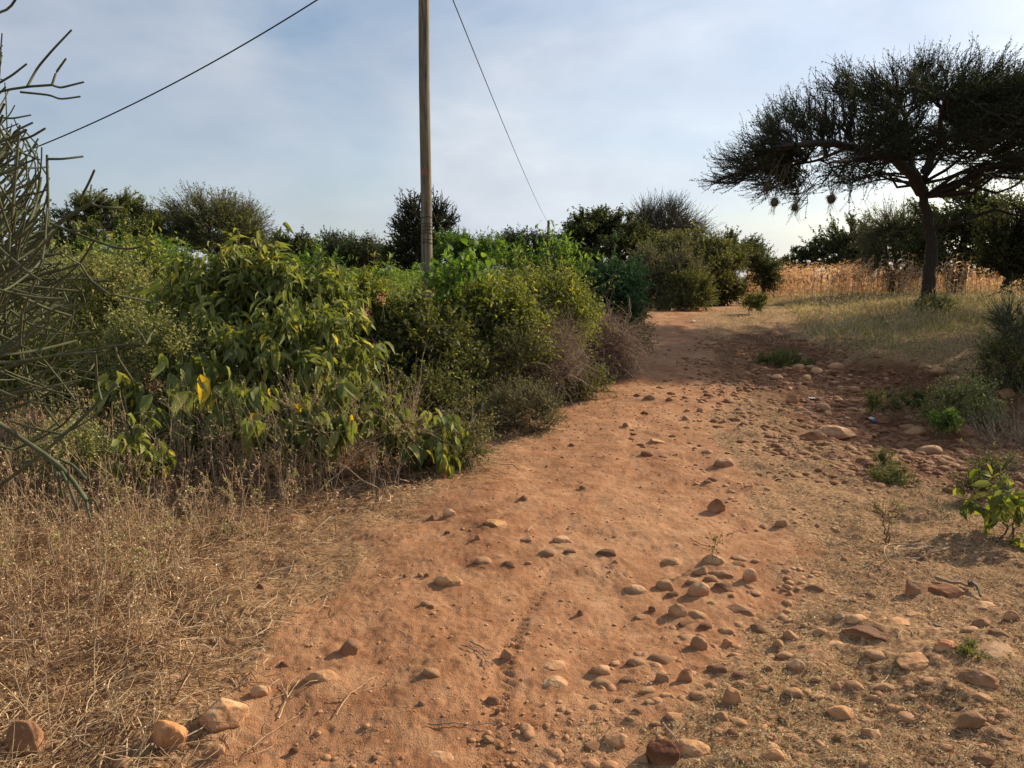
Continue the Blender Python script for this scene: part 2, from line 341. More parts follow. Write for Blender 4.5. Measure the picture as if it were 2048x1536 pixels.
def build_ground():
    r = np.concatenate([np.linspace(.2, 2.7, 26)[:-1], np.geomspace(2.7, 60, 900)[:-1], np.geomspace(60, 3000, 60)])
    a1 = radians(47); th = np.concatenate([np.linspace(-a1, a1, 960), np.linspace(a1, 2*pi-a1, 90)[1:-1]])
    nr, na = len(r), len(th)
    X = np.sin(th)[None]*r[:, None]; Y = np.cos(th)[None]*r[:, None]-1.3
    Z = gz_fine(X, Y)
    for sx_, sy_, sr_ in placed:      # soil banked up round each stone
        j0 = np.searchsorted(r, max(.2, math.hypot(sx_, sy_+1.3)-3*sr_)); j1 = np.searchsorted(r, math.hypot(sx_, sy_+1.3)+3*sr_)+1
        d2 = (X[j0:j1]-sx_)**2+(Y[j0:j1]-sy_)**2
        Z[j0:j1] += min(.02, .22*sr_)*np.exp(-d2/(1.35*sr_)**2)
    V = np.stack([X, Y, Z], -1).reshape(-1, 3)
    i = np.arange(nr-1)[:, None]*na; j = np.arange(na)[None]; j2 = (j+1) % na
    F = np.stack([i+j, i+na+j, i+na+j2, i+j2], -1).reshape(-1, 4)
    # centre cap
    b = bare(X, Y).ravel(); x = X.ravel(); y = Y.ravel()
    pu = path_u(x, y)
    gm = np.exp(-((x-xgully(y))/(gully_w(y)+.3))**4)*sstep(5, 7, y)*(1-sstep(16, 19, y))
    right = sstep(.9, 1.3, pu); left = sstep(.9, 1.3, -pu)
    mat = np.clip((1-b)*1.1, 0, 1)
    rightmat = sstep(.0, .7, x-xedge(y)+.3*fbm(x, y, 3, 1.2))*(1-sstep(4.2, 5.2, y))
    mat = np.maximum(mat, rightmat*.85)
    far = sstep(15, 19, y)*(1-sstep(25, 30, y))*sstep(-.3, .6, pu)
    mat = np.maximum(mat, far*.8)
    dark_soil = np.clip(gm*1.3*(.75+.6*fbm(x, y, 3, 1.1)), 0, 1)  # mask for the darker red brown soil colour along the gully
    band = np.exp(-((y-13.5)/2.2)**2)*sstep(.2, .9, pu)*(1-sstep(2.5, 4, pu)); dark_soil = np.maximum(dark_soil, band*.8)  # same darker soil colour in a band beside the track
    hedge = np.exp(-((-pu*wpath(y)-wpath(y)-1.8)/1.2)**2)*sstep(4.5, 6.5, y); dark_soil = np.maximum(dark_soil, hedge*.9)  # same darker soil colour along the hedge foot
    field = np.maximum(sstep(4, 7, x-xgully(y)), sstep(3, 6, -(x-xpath(y))-wpath(y))*sstep(9, 12, y))
    field = np.maximum(field, sstep(50, 60, y))
    inpath = (np.abs(pu) < 1.15) & (y > 1.0) & (y < 45)
    fin = inpath[F].all(1)
    for name, sel, lab in (('ground', ~fin, None), ('dirt_path', fin, None)):
        f = F[sel]; used, inv = np.unique(f, return_inverse=True)
        mb = MB().add(V[used], inv.reshape(f.shape)[:, ::-1]); me = mb.mesh(name, [SOIL], True)
        for k, arr in (('bare', b), ('mat', mat), ('dark_soil', dark_soil), ('field', field)):
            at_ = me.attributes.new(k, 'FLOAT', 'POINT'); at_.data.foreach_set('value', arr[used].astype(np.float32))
        link(name, me, kind='structure')

# ------------------------------------------------------------------ trees and shrubs
def plant(name, label, cat, D, blobs, n2=60, n3=600, nl=8000, base=None, trunk=None, limbs=(), r0=.12, nstem=1, spread=.15,
          lf=(.08, .04), tm='quad', droop=0., lm='dark', bm='dark', tw=(.3, .7), twup=.3, twr=.005, twig_m=None, wig=.12, group=None,
          lt=(.15, 1.), shell=.5, lumpy=.0, lup=.5, upctl=.12, dz=None, sampler=None, fuzz=.6, kpart=('trunk', 'crown'), rdepth=1.0, thick=.02):
    if sampler is None:
        C = []; R = []
        for bl in blobs:
            px, py, rx, ry = bl[:4]; dd = bl[4] if len(bl) > 4 else 0
            Db = D+dd; c = at(px, py, Db); s = Db/FPX/cos(PITCH)
            C.append(c); R.append((rx*s, rx*s*rdepth, ry*s))
        C = np.array(C); R = np.array(R)
        w = (R[:, 0]*R[:, 1]*R[:, 2])**.8; w /= w.sum()
        def sampler(n):
            i = RNG.choice(len(C), n, p=w); d = rdir(n); q = U(shell**3, 1, n)**(1/3)
            if lumpy: q = q*(1+lumpy*perlin3(d*2.2+i[:, None]*5))
            return C[i]+d*R[i]*q[:, None], d*nrm(1/R[i])
        cen = (C*w[:, None]).sum(0)
    else:
        P0, _ = sampler(200); cen = P0.mean(0)
    if trunk is not None:
        tp = np.array([at(p[0], p[1], D+(p[2] if len(p) > 2 else 0)) for p in trunk])
        tp[0, 2] = gz(tp[0, 0], tp[0, 1])-.08
        base = tp[0]
    if base is None: base = (cen[0], cen[1])
    base = np.array([base[0], base[1], float(gz(base[0], base[1]))-.05])
    MBk = MB(); S = []; SR = []
    def poly(pts, ra, rb, flare=0, K=None):
        pts = np.asarray(pts); K = K or max(8, len(pts)*4)
        s = np.r_[0, np.cumsum(np.linalg.norm(np.diff(pts, axis=0), axis=1))]; q = np.linspace(0, s[-1], K)
        c = np.stack([np.interp(q, s, pts[:, k]) for k in range(3)], -1)
        for _ in range(2): c[1:-1] = (c[:-2]+2*c[1:-1]+c[2:])/4
        u = q/s[-1]; rr = ra+(rb-ra)*u + flare*np.exp(-u*14)
        c[1:-1] += RNG.normal(size=(K-2, 3))*rr[1:-1, None]*.12
        th = 14 if ra > .06 else 6
        V, F = tubes(c, rr*(1+.1*perlin(u*30, ra*90)), th)
        if ra > .06:
            ang = np.tile(np.arange(th), K)/th*2*pi; ctr = np.repeat(c, th, 0)
            V = ctr+(V-ctr)*(1+.12*np.sin(ang*3+np.repeat(u, th)*5)+.08*perlin(ang*1.3, np.repeat(q, th)*3))[:, None]
        MBk.add(V, F); m = u > .35; S.append(c[m]); SR.append(rr[m])
    if trunk is not None:
        poly(tp, r0, r0*.55, r0*.5)
        for lb in limbs:
            q = np.array([at(p[0], p[1], D+(p[2] if len(p) > 2 else 0)) for p in lb[1:]]); poly(q, lb[0], lb[0]*.35)
    else:
        T1, _ = sampler(nstem)
        A = base+np.c_[RNG.normal(size=(nstem, 2))*spread, np.zeros(nstem)]
        A[:, 2] = gz(A[:, 0], A[:, 1])-.03
        T1 = T1*.8+np.array([cen])*.2
        Bc = A*.5+T1*.5; Bc[:, :2] = A[:, :2]*.75+T1[:, :2]*.25; Bc[:, 2] += .1*(T1[:, 2]-A[:, 2])
        c = bez(A, Bc, T1, 10); c[:, 1:-1] += RNG.normal(size=c[:, 1:-1].shape)*.02*np.linalg.norm(T1-A, axis=1)[:, None, None]
        rr = r0*(1-.75*np.linspace(0, 1, 10))[None]*U(.6, 1.1, nstem)[:, None]
        MBk.add(*tubes(c, rr, 7)); S.append(c[:, 2:].reshape(-1, 3)); SR.append(rr[:, 2:].reshape(-1))
    S = np.concatenate(S); SR = np.concatenate(SR)
    T2, O2 = sampler(n2)
    d = np.linalg.norm(T2[:, None]-S[None], axis=2) + 1.2*np.maximum(0, S[None, :, 2]-T2[:, None, 2]+.0)
    j = d.argmin(1); A = S[j]; ln = np.linalg.norm(T2-A, axis=1)
    ctl = (A+T2)/2 + np.array([0, 0, 1])*upctl*ln[:, None] + RNG.normal(size=A.shape)*.1*ln[:, None]
    C2 = bez(A, ctl, T2, 7); C2[:, 1:-1] += RNG.normal(size=C2[:, 1:-1].shape)*(wig*.25*ln)[:, None, None]
    r2 = np.minimum(SR[j]*.6, thick*ln+twr*1.6)
    MBk.add(*tubes(C2, r2[:, None]*(1-np.linspace(0, 1, 7))[None]+twr, 5))
    i3 = RNG.integers(0, n2, n3); t3 = U(.3, 1, n3); P3, D3 = sample(C2, i3, t3)
    dd = D3*.5 + O2[i3]*.7 + rdir(n3)*fuzz + np.array([0, 0, twup])
    C3 = curves(P3, dd, U(tw[0], tw[1], n3)*np.where(U(0, 1, n3) < (.06 if D < 15 else 0), 1.8, 1.), 5, wig*1.3, (0, 0, twup*.15-droop*.1))
    cm = MB(); cm.add(*tubes(C3, np.broadcast_to(twr*np.linspace(1, .35, 5), (n3, 5)), 3), 1)
    if nl:
        i4 = RNG.integers(0, n3, nl); t4 = U(lt[0], lt[1], nl); P4, D4 = sample(C3, i4, t4)
        D4 = D4*.35+rdir(nl)*.75+np.array([0, 0, -droop]); q = U(.35, 1.5, nl)
        cm.add(*leaves(P4, D4, lf[0]*q, lf[1]*q, tm, lup), 0)
    org = base.copy()
    root = link(name, None, label=label, cat=cat, group=group, loc=org); root.empty_display_size = .2
    for mb in (MBk, cm): mb.V = [v-org.astype(np.float32) for v in mb.V]
    link(kpart[0], MBk.mesh(kpart[0], [B[bm]]), root)
    link(kpart[1], cm.mesh(kpart[1], [G[lm], B[twig_m or bm]]), root)
    return root

# ------------------------------------------------------------------ stones
def stone_material(loose=False, tone=1.):
    m, t, n, l, o = newmat('gravel' if loose else 'stone')
    co = n('ShaderNodeTexCoord'); oi = n('ShaderNodeObjectInfo')
    ad = n('ShaderNodeVectorMath'); ad.operation = 'ADD'; l(co.outputs['Object'], ad.inputs[0])
    rv = n('ShaderNodeMath'); rv.operation = 'MULTIPLY'; rv.inputs[1].default_value = 37; l(oi.outputs['Random'], rv.inputs[0]); l(rv.outputs[0], ad.inputs[1])
    a = n('ShaderNodeTexNoise'); a.inputs['Scale'].default_value = 14; a.inputs['Detail'].default_value = 7; a.inputs['Roughness'].default_value = .65; l(ad.outputs[0], a.inputs['Vector'])
    f = n('ShaderNodeTexNoise'); f.inputs['Scale'].default_value = 110; f.inputs['Detail'].default_value = 4; l(ad.outputs[0], f.inputs['Vector'])
    r1 = ramp(t, [(.28, (.19, .105, .06)), (.48, (.38, .235, .135)), (.72, (.58, .42, .27))]); l(a.outputs['Fac'], r1.inputs[0])
    r2 = ramp(t, [(0, (.42, .34, .31)), (.24, (.72, .60, .54)), (.4, (1, .92, .82)), (.8, (1.15, 1.03, .90)), (1, (1.0, .92, .80))]); l(n('ShaderNodeNewGeometry').outputs['Random Per Island'] if loose else oi.outputs['Random'], r2.inputs[0])
    x = n('ShaderNodeMix'); x.data_type = 'RGBA'; x.blend_type = 'MULTIPLY'; x.inputs['Factor'].default_value = 1; l(r1.outputs[0], x.inputs[6]); l(r2.outputs[0], x.inputs[7])
    oc = n('ShaderNodeMix'); oc.data_type = 'RGBA'; oc.blend_type = 'MULTIPLY'; oc.inputs['Factor'].default_value = 1; l(x.outputs[2], oc.inputs[6]); l(oi.outputs['Color'], oc.inputs[7]); x = oc   # each stone's own tint
    # red dust clinging to the foot of each stone
    g = n('ShaderNodeSeparateXYZ'); l(co.outputs['Generated'], g.inputs[0])
    q = n('ShaderNodeMath'); q.operation = 'MULTIPLY_ADD'; q.inputs[1].default_value = .5; l(a.outputs['Fac'], q.inputs[0]); l(g.outputs[2], q.inputs[2])
    k = n('ShaderNodeMapRange'); k.inputs[1].default_value = .72; k.inputs[2].default_value = 1.05; k.inputs[3].default_value = .9; k.inputs[4].default_value = .08; l(q.outputs[0], k.inputs[0])
    if loose: k.inputs[3].default_value = .7; k.inputs[4].default_value = .7
    y = n('ShaderNodeMix'); y.data_type = 'RGBA'; l(k.outputs[0], y.inputs['Factor']); l(x.outputs[2], y.inputs[6]); y.inputs[7].default_value = (.36, .18, .088, 1)
    w = n('ShaderNodeMix'); w.data_type = 'RGBA'; w.blend_type = 'MULTIPLY'; w.inputs['Factor'].default_value = 1; l(y.outputs[2], w.inputs[6]); w.inputs[7].default_value = (tone, tone*.92, tone*.88, 1) if tone < 1 else (1, 1, 1, 1)
    p = n('ShaderNodeBsdfPrincipled'); p.inputs['Roughness'].default_value = .85; p.inputs['Specular IOR Level'].default_value = .25; l(w.outputs[2], p.inputs['Base Color'])
    b = n('ShaderNodeBump'); b.inputs['Strength'].default_value = .8; b.inputs['Distance'].default_value = .010
    s = n('ShaderNodeMath'); s.operation = 'MULTIPLY_ADD'; s.inputs[1].default_value = .35; l(f.outputs['Fac'], s.inputs[0]); l(a.outputs['Fac'], s.inputs[2]); l(s.outputs[0], b.inputs['Height']); l(b.outputs[0], p.inputs['Normal'])
    l(p.outputs[0], o.inputs[0]); return m
STONE = stone_material(); GRAVEL = stone_material(True); RUBBLE = stone_material(True, .62)
_ICO = {}
def ico(s):
    if s not in _ICO:
        bm = bmesh.new(); bmesh.ops.create_icosphere(bm, subdivisions=s, radius=1)
        _ICO[s] = (np.array([v.co[:] for v in bm.verts]), np.array([[v.index for v in f.verts] for f in bm.faces])); bm.free()
    return _ICO[s]
def rock_shape(seed, sub, kind):
    V, F = ico(sub); rg = np.random.default_rng(seed); V = V.copy(); off = rg.uniform(0, 90, 3)
    V *= (1+.22*perlin3(V*.9+off))[:, None]
    npl, lo = {'round': (9, .74), 'angular': (15, .52), 'slab': (10, .60)}[kind]
    for k in range(npl):
        nn = nrm(rg.normal(size=3)*np.array([1, 1, .8])); d = rg.uniform(lo, .95); e = V@nn-d
        V -= np.maximum(e, 0)[:, None]*nn*(.86 if kind == 'round' else .97)
    V *= (1+.06*perlin3(V*2.6+off)+.03*perlin3(V*6+off)+.012*perlin3(V*14+off))[:, None]
    V /= np.abs(V).max(0); return V, F
RLIB = {k: [rock_shape(100*i+q, 3, k) for q in range(6)] for i, k in enumerate(('round', 'angular', 'slab'))}
RMESH = {}
def lib_mesh(kind, q):
    if (kind, q) not in RMESH:
        V, F = RLIB[kind][q]; RMESH[(kind, q)] = MB().add(V, F).mesh('stone', [STONE], True)
    return RMESH[(kind, q)]
placed = []
def stone(px, py, w, h, kind='round', label=None, group=None, rot=None, big=False, bury=.3):
    x, y, z = hit(px, py+h*.42)
    wm = w/FPX*y/cos(PITCH)*1.03; sx = wm/2; el = math.atan2(CAMZ-z, y)
    hm = h/FPX*y; sy = sx*(.62 if kind != 'slab' else .7)*float(U(.9, 1.15))
    top = max(.28*wm if kind != 'slab' else .14*wm, (hm - 1.5*sy*sin(el))/cos(el)); top = min(top*1.12, wm*.8)
    sz = top/(2-2*bury)*1.0
    y += sy*.7; z = float(gz(x, y)); zc = z + top - sz
    name = 'boulder' if wm > .3 else 'stone'
    if big or wm > .13:
        V, F = rock_shape(int(px*7+py), 5 if wm > .13 else 4, kind); me = MB().add(V*np.array([sx, sy, sz]), F).mesh(name, [STONE], True); sc_ = (1, 1, 1)
    else:
        me = lib_mesh(kind, int(px+py) % 6); sc_ = (sx, sy, sz)
    o = link(name, me, label=label, cat='rock' if wm > .3 else 'stone', group=group, loc=(x, y, zc)); o.scale = sc_
    o.rotation_euler = (float(U(-.12, .12)), float(U(-.12, .12)), (rot if rot is not None else float(U(-.35, .35))))
    lb = (label or '').split(' beside ')[0].split(' of ')[0].split(' behind ')[0].split(' next ')[0].split(' past ')[0].split(' in front')[0].split(' against ')[0]
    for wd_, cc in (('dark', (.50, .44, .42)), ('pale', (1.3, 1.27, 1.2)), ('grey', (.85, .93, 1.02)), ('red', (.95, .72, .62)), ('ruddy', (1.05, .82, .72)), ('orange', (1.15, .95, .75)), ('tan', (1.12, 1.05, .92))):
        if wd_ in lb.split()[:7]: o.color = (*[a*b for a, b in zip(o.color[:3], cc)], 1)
    placed.append((x, y, max(sx, sy))); return o
STONES = [
 (38, 1472, 104, 112, 'round', "largest boulder of the scene, ruddy, beside the dry straw and cut by the frame"),
 (332, 1478, 92, 70, 'round', "rounded orange boulder with a hollow top next to a rough lumpy one"),
 (438, 1434, 108, 84, 'angular', "rough lumpy boulder beside a smoother rounded one at the straw edge"),
 (518, 1385, 44, 34, 'round', "smooth dome stone just behind the rough lumpy boulder"),
 (242, 1530, 46, 30, 'round', "low buried stone between the huge boulder and the hollow topped one"),
 (434, 1506, 30, 28, 'round', "small tilted stone in front of the rough lumpy boulder"),
 (696, 1296, 56, 42, 'slab', "flat stone sunk level with the dirt where the straw ends"),
 (260, 1282, 34, 26, 'round', "stone half hidden in the thick dry straw"),
 (896, 1164, 64, 32, 'round', "long tan stone lying alone across the dirt track"),
 (991, 1049, 48, 20, 'slab', "flat tan stone lying alone on the track near its weedy edge"),
 (898, 1028, 28, 18, 'round', "pale round stone at the foot of the weeds beside the track"),
 (1435, 1016, 36, 32, 'angular', "dark pointed rock standing alone on the dirt track"),
 (1451, 929, 44, 22, 'round', "domed stone alone farther up the track beside the grassy verge"),
 (1128, 1080, 46, 18, 'slab', "flat ridged stone sunk in the middle of the track"),
 (1012, 1309, 28, 22, 'angular', "small grey sharp stone casting a shadow in mid track"),
 (1357, 1221, 40, 44, 'angular', "upright angular stone at the front of the rock pile"),
 (1400, 1182, 48, 34, 'round', "smooth rounded boulder in the middle of the rock pile"),
 (1448, 1178, 44, 26, 'round', "squat dark sided stone next to the smooth round boulder of the pile"),
 (1503, 1153, 34, 30, 'angular', "cracked stone at the grassy end of the rock pile"),
 (1480, 1221, 76, 32, 'slab', "long flat slab just below the rock pile"),
 (1376, 1350, 44, 42, 'angular', "blocky faceted stone where the dirt turns to dry ground cover"),
 (1398, 1289, 38, 30, 'round', "pale egg shaped stone below the rock pile"),
 (1458, 1285, 32, 26, 'angular', "pale wedge stone on bare soil below the long flat slab"),
 (1467, 1393, 42, 44, 'round', "tan potato shaped stone standing on the dry ground cover"),
 (1108, 1367, 62, 30, 'slab', "sharp edged slab sunk in the track, lower of two"),
 (1108, 1335, 54, 22, 'slab', "worn slab sunk in the track, upper of two"),
 (1203, 1342, 48, 28, 'round', "humped stone sunk in the track beside the two worn slabs"),
 (1232, 1483, 56, 38, 'round', "round faced stone left of the flat dark slab at the frame edge"),
 (1327, 1510, 72, 58, 'slab', "flat dark red slab cut by the lower frame edge"),
 (1388, 1500, 88, 46, 'round', "big tan stone just past the flat dark red slab"),
 (1548, 1514, 58, 38, 'round', "tan oval stone at the lower edge on dry ground cover"),
 (874, 1518, 80, 34, 'slab', "wide half buried stone in the track at the lower frame edge"),
 (1750, 1269, 110, 36, 'slab', "long dark knobbly rock lying in the dry ground cover"),
 (1805, 1248, 92, 32, 'slab', "long tan slab right behind the long dark knobbly rock"),
 (1835, 1232, 40, 20, 'slab', "thin tan slice of rock behind the long tan slab"),
 (1835, 1175, 58, 44, 'angular', "steep wedge shaped rock under the arching straw stems"),
 (1901, 1188, 74, 38, 'angular', "broad red brown rock between the steep wedge and the bleached stick"),
 (1969, 1215, 66, 26, 'slab', "low pale rock under the bleached stick"),
 (2027, 1235, 36, 26, 'round', "rounded stone beyond the low pale rock at the frame edge"),
 (1850, 1326, 102, 42, 'slab', "wide flat tan rock in the dry ground cover"),
 (1898, 1297, 66, 28, 'angular', "red brown rock touching the green tuft near the biggest slab"),
 (2001, 1300, 116, 46, 'slab', "biggest grey brown slab lying at the frame edge"),
 (1966, 1358, 76, 40, 'round', "smooth sausage shaped stone in front of the biggest slab"),
 (1951, 1446, 64, 42, 'angular', "dark hollow topped stone sitting alone on pale ground cover"),
 (1686, 1428, 56, 36, 'round', "domed tan stone overlapping a flatter one on the ground cover"),
 (1733, 1444, 48, 22, 'slab', "flatter stone tucked against the domed tan stone"),
 (1747, 1469, 44, 34, 'angular', "pointed brown stone in front of the domed tan stone"),
 (1797, 1509, 54, 22, 'slab', "thin slab at the lower edge past the pointed brown stone"),
 (1973, 1521, 48, 32, 'round', "round stone below the dark hollow topped stone"),
 (1640, 1313, 72, 28, 'slab', "long pale slab among small stones on the ground cover"),
 (1593, 1335, 38, 27, 'round', "round stone in front of the long pale slab"),
 (1715, 1244, 48, 26, 'angular', "pale block at the end of the long dark knobbly rock"),
 (1683, 1237, 26, 18, 'round', "small grey stone beside the pale block"),
 (1675, 1288, 42, 19, 'slab', "thin edged stone behind the long pale slab"),
 (1678, 868, 84, 28, 'slab', "wide flat slab at the edge of the stony gully"),
 (1629, 871, 52, 27, 'angular', "dark wedge against the wide flat slab of the gully edge"),
 (1586, 800, 24, 20, 'round', "round stone alone at the near rim of the stony gully"),
 (1941, 865, 46, 26, 'round', "biggest rounded stone of the gully below the pale herb"),
 (1908, 859, 32, 18, 'round', "rounded stone tucked against the biggest one of the gully"),
 (1920, 884, 34, 16, 'slab', "dark bottomed flat stone in front of the biggest gully stone"),
 (1767, 841, 34, 17, 'round', "dark rounded stone next to the blue and white scrap"),
 (1734, 824, 24, 16, 'angular', "pale stone behind the blue and white scrap"),
 (1888, 927, 30, 14, 'round', "dark stone in the lower part of the gully"),
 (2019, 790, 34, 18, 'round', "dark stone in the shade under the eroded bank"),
]
for s in STONES: stone(*s[:5], label=s[5], big=True, bury=.42 if s[4] == 'slab' else .32)
GT = "small stones half sunk in the dirt track"; GP = "stones heaped in the pile at the track edge"
GC = "small stones scattered on the dry ground cover"; GG = "stones filling the dry gully"
SM_T = [(862, 1038, 24, 16), (1046, 998, 20, 13), (894, 1065, 13, 10), (955, 1077, 12, 12), (1054, 1080, 32, 16), (1093, 1108, 38, 14), (1140, 1104, 28, 11), (1214, 1108, 43, 18), (1230, 1123, 16, 11),
 (964, 1123, 42, 17), (995, 1115, 28, 10), (966, 1136, 13, 9), (1015, 1134, 43, 14), (1056, 1127, 16, 9), (851, 1208, 27, 17), (862, 1214, 14, 9), (1161, 1228, 15, 12), (810, 1153, 11, 10), (839, 1152, 14, 11), (853, 1151, 11, 9),
 (1564, 1049, 25, 19), (1417, 965, 20, 10), (1167, 976, 18, 9), (1343, 1125, 50, 18), (1276, 1184, 55, 18), (1304, 1221, 18, 14), (1280, 1236, 30, 13), (860, 1348, 45, 24), (1208, 1370, 46, 18), (985, 1401, 30, 18), (843, 1408, 17, 12),
 (995, 1420, 12, 10), (1183, 1495, 42, 20), (1284, 1522, 40, 26), (976, 1481, 28, 15), (586, 1502, 21, 20), (420, 1479, 15, 15), (475, 1463, 16, 11), (758, 1508, 20, 13), (748, 1519, 18, 12), (520, 1174, 18, 12), (109, 1124, 34, 20), (566, 1330, 22, 15),
 (1314, 884, 32, 13), (1375, 822, 15, 8), (1401, 821, 15, 9), (1373, 838, 18, 10), (1252, 851, 14, 9), (1435, 838, 14, 9), (1447, 843, 16, 10), (1508, 841, 24, 10), (1416, 904, 22, 10), (1433, 744, 20, 10), (1633, 1180, 40, 13), (1480, 780, 14, 7), (1300, 1296, 34, 14), (640, 1362, 80, 16)]
SM_P = [(1431, 1125, 42, 22), (1478, 1119, 29, 14), (1476, 1133, 33, 15), (1466, 1142, 35, 13), (1441, 1151, 45, 20), (1403, 1145, 28, 20), (1421, 1159, 26, 18), (1329, 1172, 35, 22), (1398, 1233, 40, 18), (1425, 1209, 20, 12),
 (1372, 1252, 38, 12), (1410, 1254, 25, 16), (1517, 1260, 29, 20), (1378, 1274, 40, 18), (1323, 1318, 50, 26), (1275, 1325, 36, 18), (1323, 1355, 28, 24), (1345, 1190, 22, 14), (1460, 1196, 24, 12), (1386, 1164, 24, 13)]
SM_C = [(1335, 1391, 35, 18), (1278, 1423, 30, 18), (1464, 1471, 40, 24), (1444, 1434, 34, 26), (1480, 1448, 40, 20), (1558, 1289, 28, 22), (1585, 1274, 36, 25), (1611, 1294, 28, 16), (1572, 1313, 38, 16), (1833, 1294, 40, 14), (1672, 1374, 32, 22),
 (1722, 1486, 32, 18), (2009, 1473, 42, 14), (1633, 1362, 22, 14), (1751, 1357, 18, 15), (1733, 1530, 30, 14), (1755, 1316, 54, 24), (1240, 1400, 24, 14), (1300, 1405, 30, 16), (1260, 1440, 22, 12), (1310, 1450, 26, 14), (1210, 1440, 20, 11), (1540, 1374, 20, 12), (1512, 1420, 22, 14), (1660, 1400, 18, 12), (1902, 1380, 24, 14), (1560, 1460, 26, 16)]
for l_, g_, lab in ((SM_T, GT, "small dusty stone half sunk in the red dirt of the track"), (SM_P, GP, "stone in the heap at the edge of the track"), (SM_C, GC, "small dusty stone on the pale dry ground cover")):
    for k, (px, py, w, h) in enumerate(l_):
        if g_ == GP: w, h = w*1.25, h*1.25
        stone(px, py, w, h, ('round', 'slab', 'angular', 'angular')[(k*7+px) % 4], lab, g_, bury=.4)
def scatter_stones(n, ys, xo, smin, smax, label, group):
    c = 0; t = 0
    while c < n and t < 4000:
        t += 1
        y = float(U(*ys)); x = float(xgully(y)+RNG.normal()*xo*gully_w(y))
        s = float(U(smin, smax)) if U(0, 1) > .25 else smax*float(U(1, 1.5))
        if any((x-a)**2+(y-b)**2 < (.75*(s+r))**2 for a, b, r in placed): continue
        z = float(gz(x, y)); kind = ('round', 'angular', 'slab', 'angular')[t % 4]
        o = link('stone', lib_mesh(kind, t % 6), label=label, cat='stone', group=group, loc=(x, y, z+s*.12))
        o.scale = (s, s*float(U(.6, .9)), s*float(U(.4, .65))); o.rotation_euler = (float(U(-.3, .3)), float(U(-.3, .3)), float(U(0, 6.3)))
        placed.append((x, y, s)); c += 1
scatter_stones(92, (6.3, 14.5), .75, .05, .10, "reddish stone among the many filling the dry gully", GG)
c_ = 0
for t_ in range(3000):
    if c_ >= 40: break
    px, py = float(U(1190, 2040)), float(U(1240, 1530)); x_, y_, z_ = hit(px, py)
    if x_ < xedge(y_)-.25 or any((x_-a)**2+(y_-b)**2 < (.05+r)**2 for a, b, r in placed): continue
    w_ = float(U(20, 44)); stone(px, py, w_, w_*float(U(.42, .6)), ('round', 'angular', 'slab')[t_ % 3], "small dusty stone on the pale dry ground cover", GC, bury=.42); c_ += 1
build_ground()
def scatter_gravel(name, P, s, label, mat_=None, flat=.5, sub=2):
    base = [rock_shape(900+q, sub, ('angular', 'round', 'angular', 'slab')[q % 4])[0] for q in range(16)]; F = ico(sub)[1]; nv = len(base[0]); n = len(P)
    V = np.stack(base)[RNG.integers(0, 16, n)]*np.stack([s, s*U(.6, 1, n), s*flat*U(.6, 1.2, n)], -1)[:, None]
    a = U(0, 6.28, n); ca, sa = np.cos(a)[:, None], np.sin(a)[:, None]
    V = np.stack([V[..., 0]*ca-V[..., 1]*sa, V[..., 0]*sa+V[..., 1]*ca, V[..., 2]], -1)+P[:, None]
    FF = (np.arange(n)*nv)[:, None, None]+F[None]
    link(name, MB().add(V.reshape(-1, 3), FF.reshape(-1, 3)).mesh(name, [mat_ or GRAVEL], True), label=label, cat='gravel', kind='stuff')
def gp(x, y, up=0.): return np.stack([x, y, gz(x, y)+up], -1)
n = 15000; y = 5.8+U(0, 1, n)**1.1*10.5; x = xgully(y)+RNG.normal(size=n)*.72*(gully_w(y)+.25)-.15; k = fbm(x+2, y, 3, .9)+U(-.3, .5, n) > -.05; x, y = x[k], y[k]; n = len(x); s = .013+.06*U(0, 1, n)**3.4
P1 = gp(x, y, 0)
n = 8500; y = 1.9+U(0, 1, n)**1.7*12; x = xpath(y)+RNG.normal(size=n)*1.0*wpath(y); P2 = gp(x, y, 0); s2 = .003+.013*U(0, 1, n)**5
n = 2700; y = 1.9+7*U(0, 1, n)**1.3; x = np.where(y < 4.3, xedge(y)-.25, xpath(y)+wpath(y)*.75)+np.abs(RNG.normal(size=n))*.9-.15; k = (y < 4) | (fbm(x, y, 3, 1.2)+U(-.3, .3, n) > .12); x, y = x[k], y[k]; n = len(x); k = y > 2.15; x, y = x[k], y[k]; n = len(x); P3 = gp(x, y, 0); s3 = .005+.030*U(0, 1, n)**3.5
n = 1300; y = U(8, 19, n); x = xpath(y)+U(-1, 2.2, n)*wpath(y); P4 = gp(x, y, 0); s4 = .008+.022*U(0, 1, n)**3
scatter_gravel('gravel', np.concatenate([P2, P3, P4]), np.concatenate([s2, s3, s4]), "fine gravel and clods strewn over the track and its verge")
scatter_gravel('gully_rubble', P1, s, "dark red brown broken rubble lining the dry gully", RUBBLE)

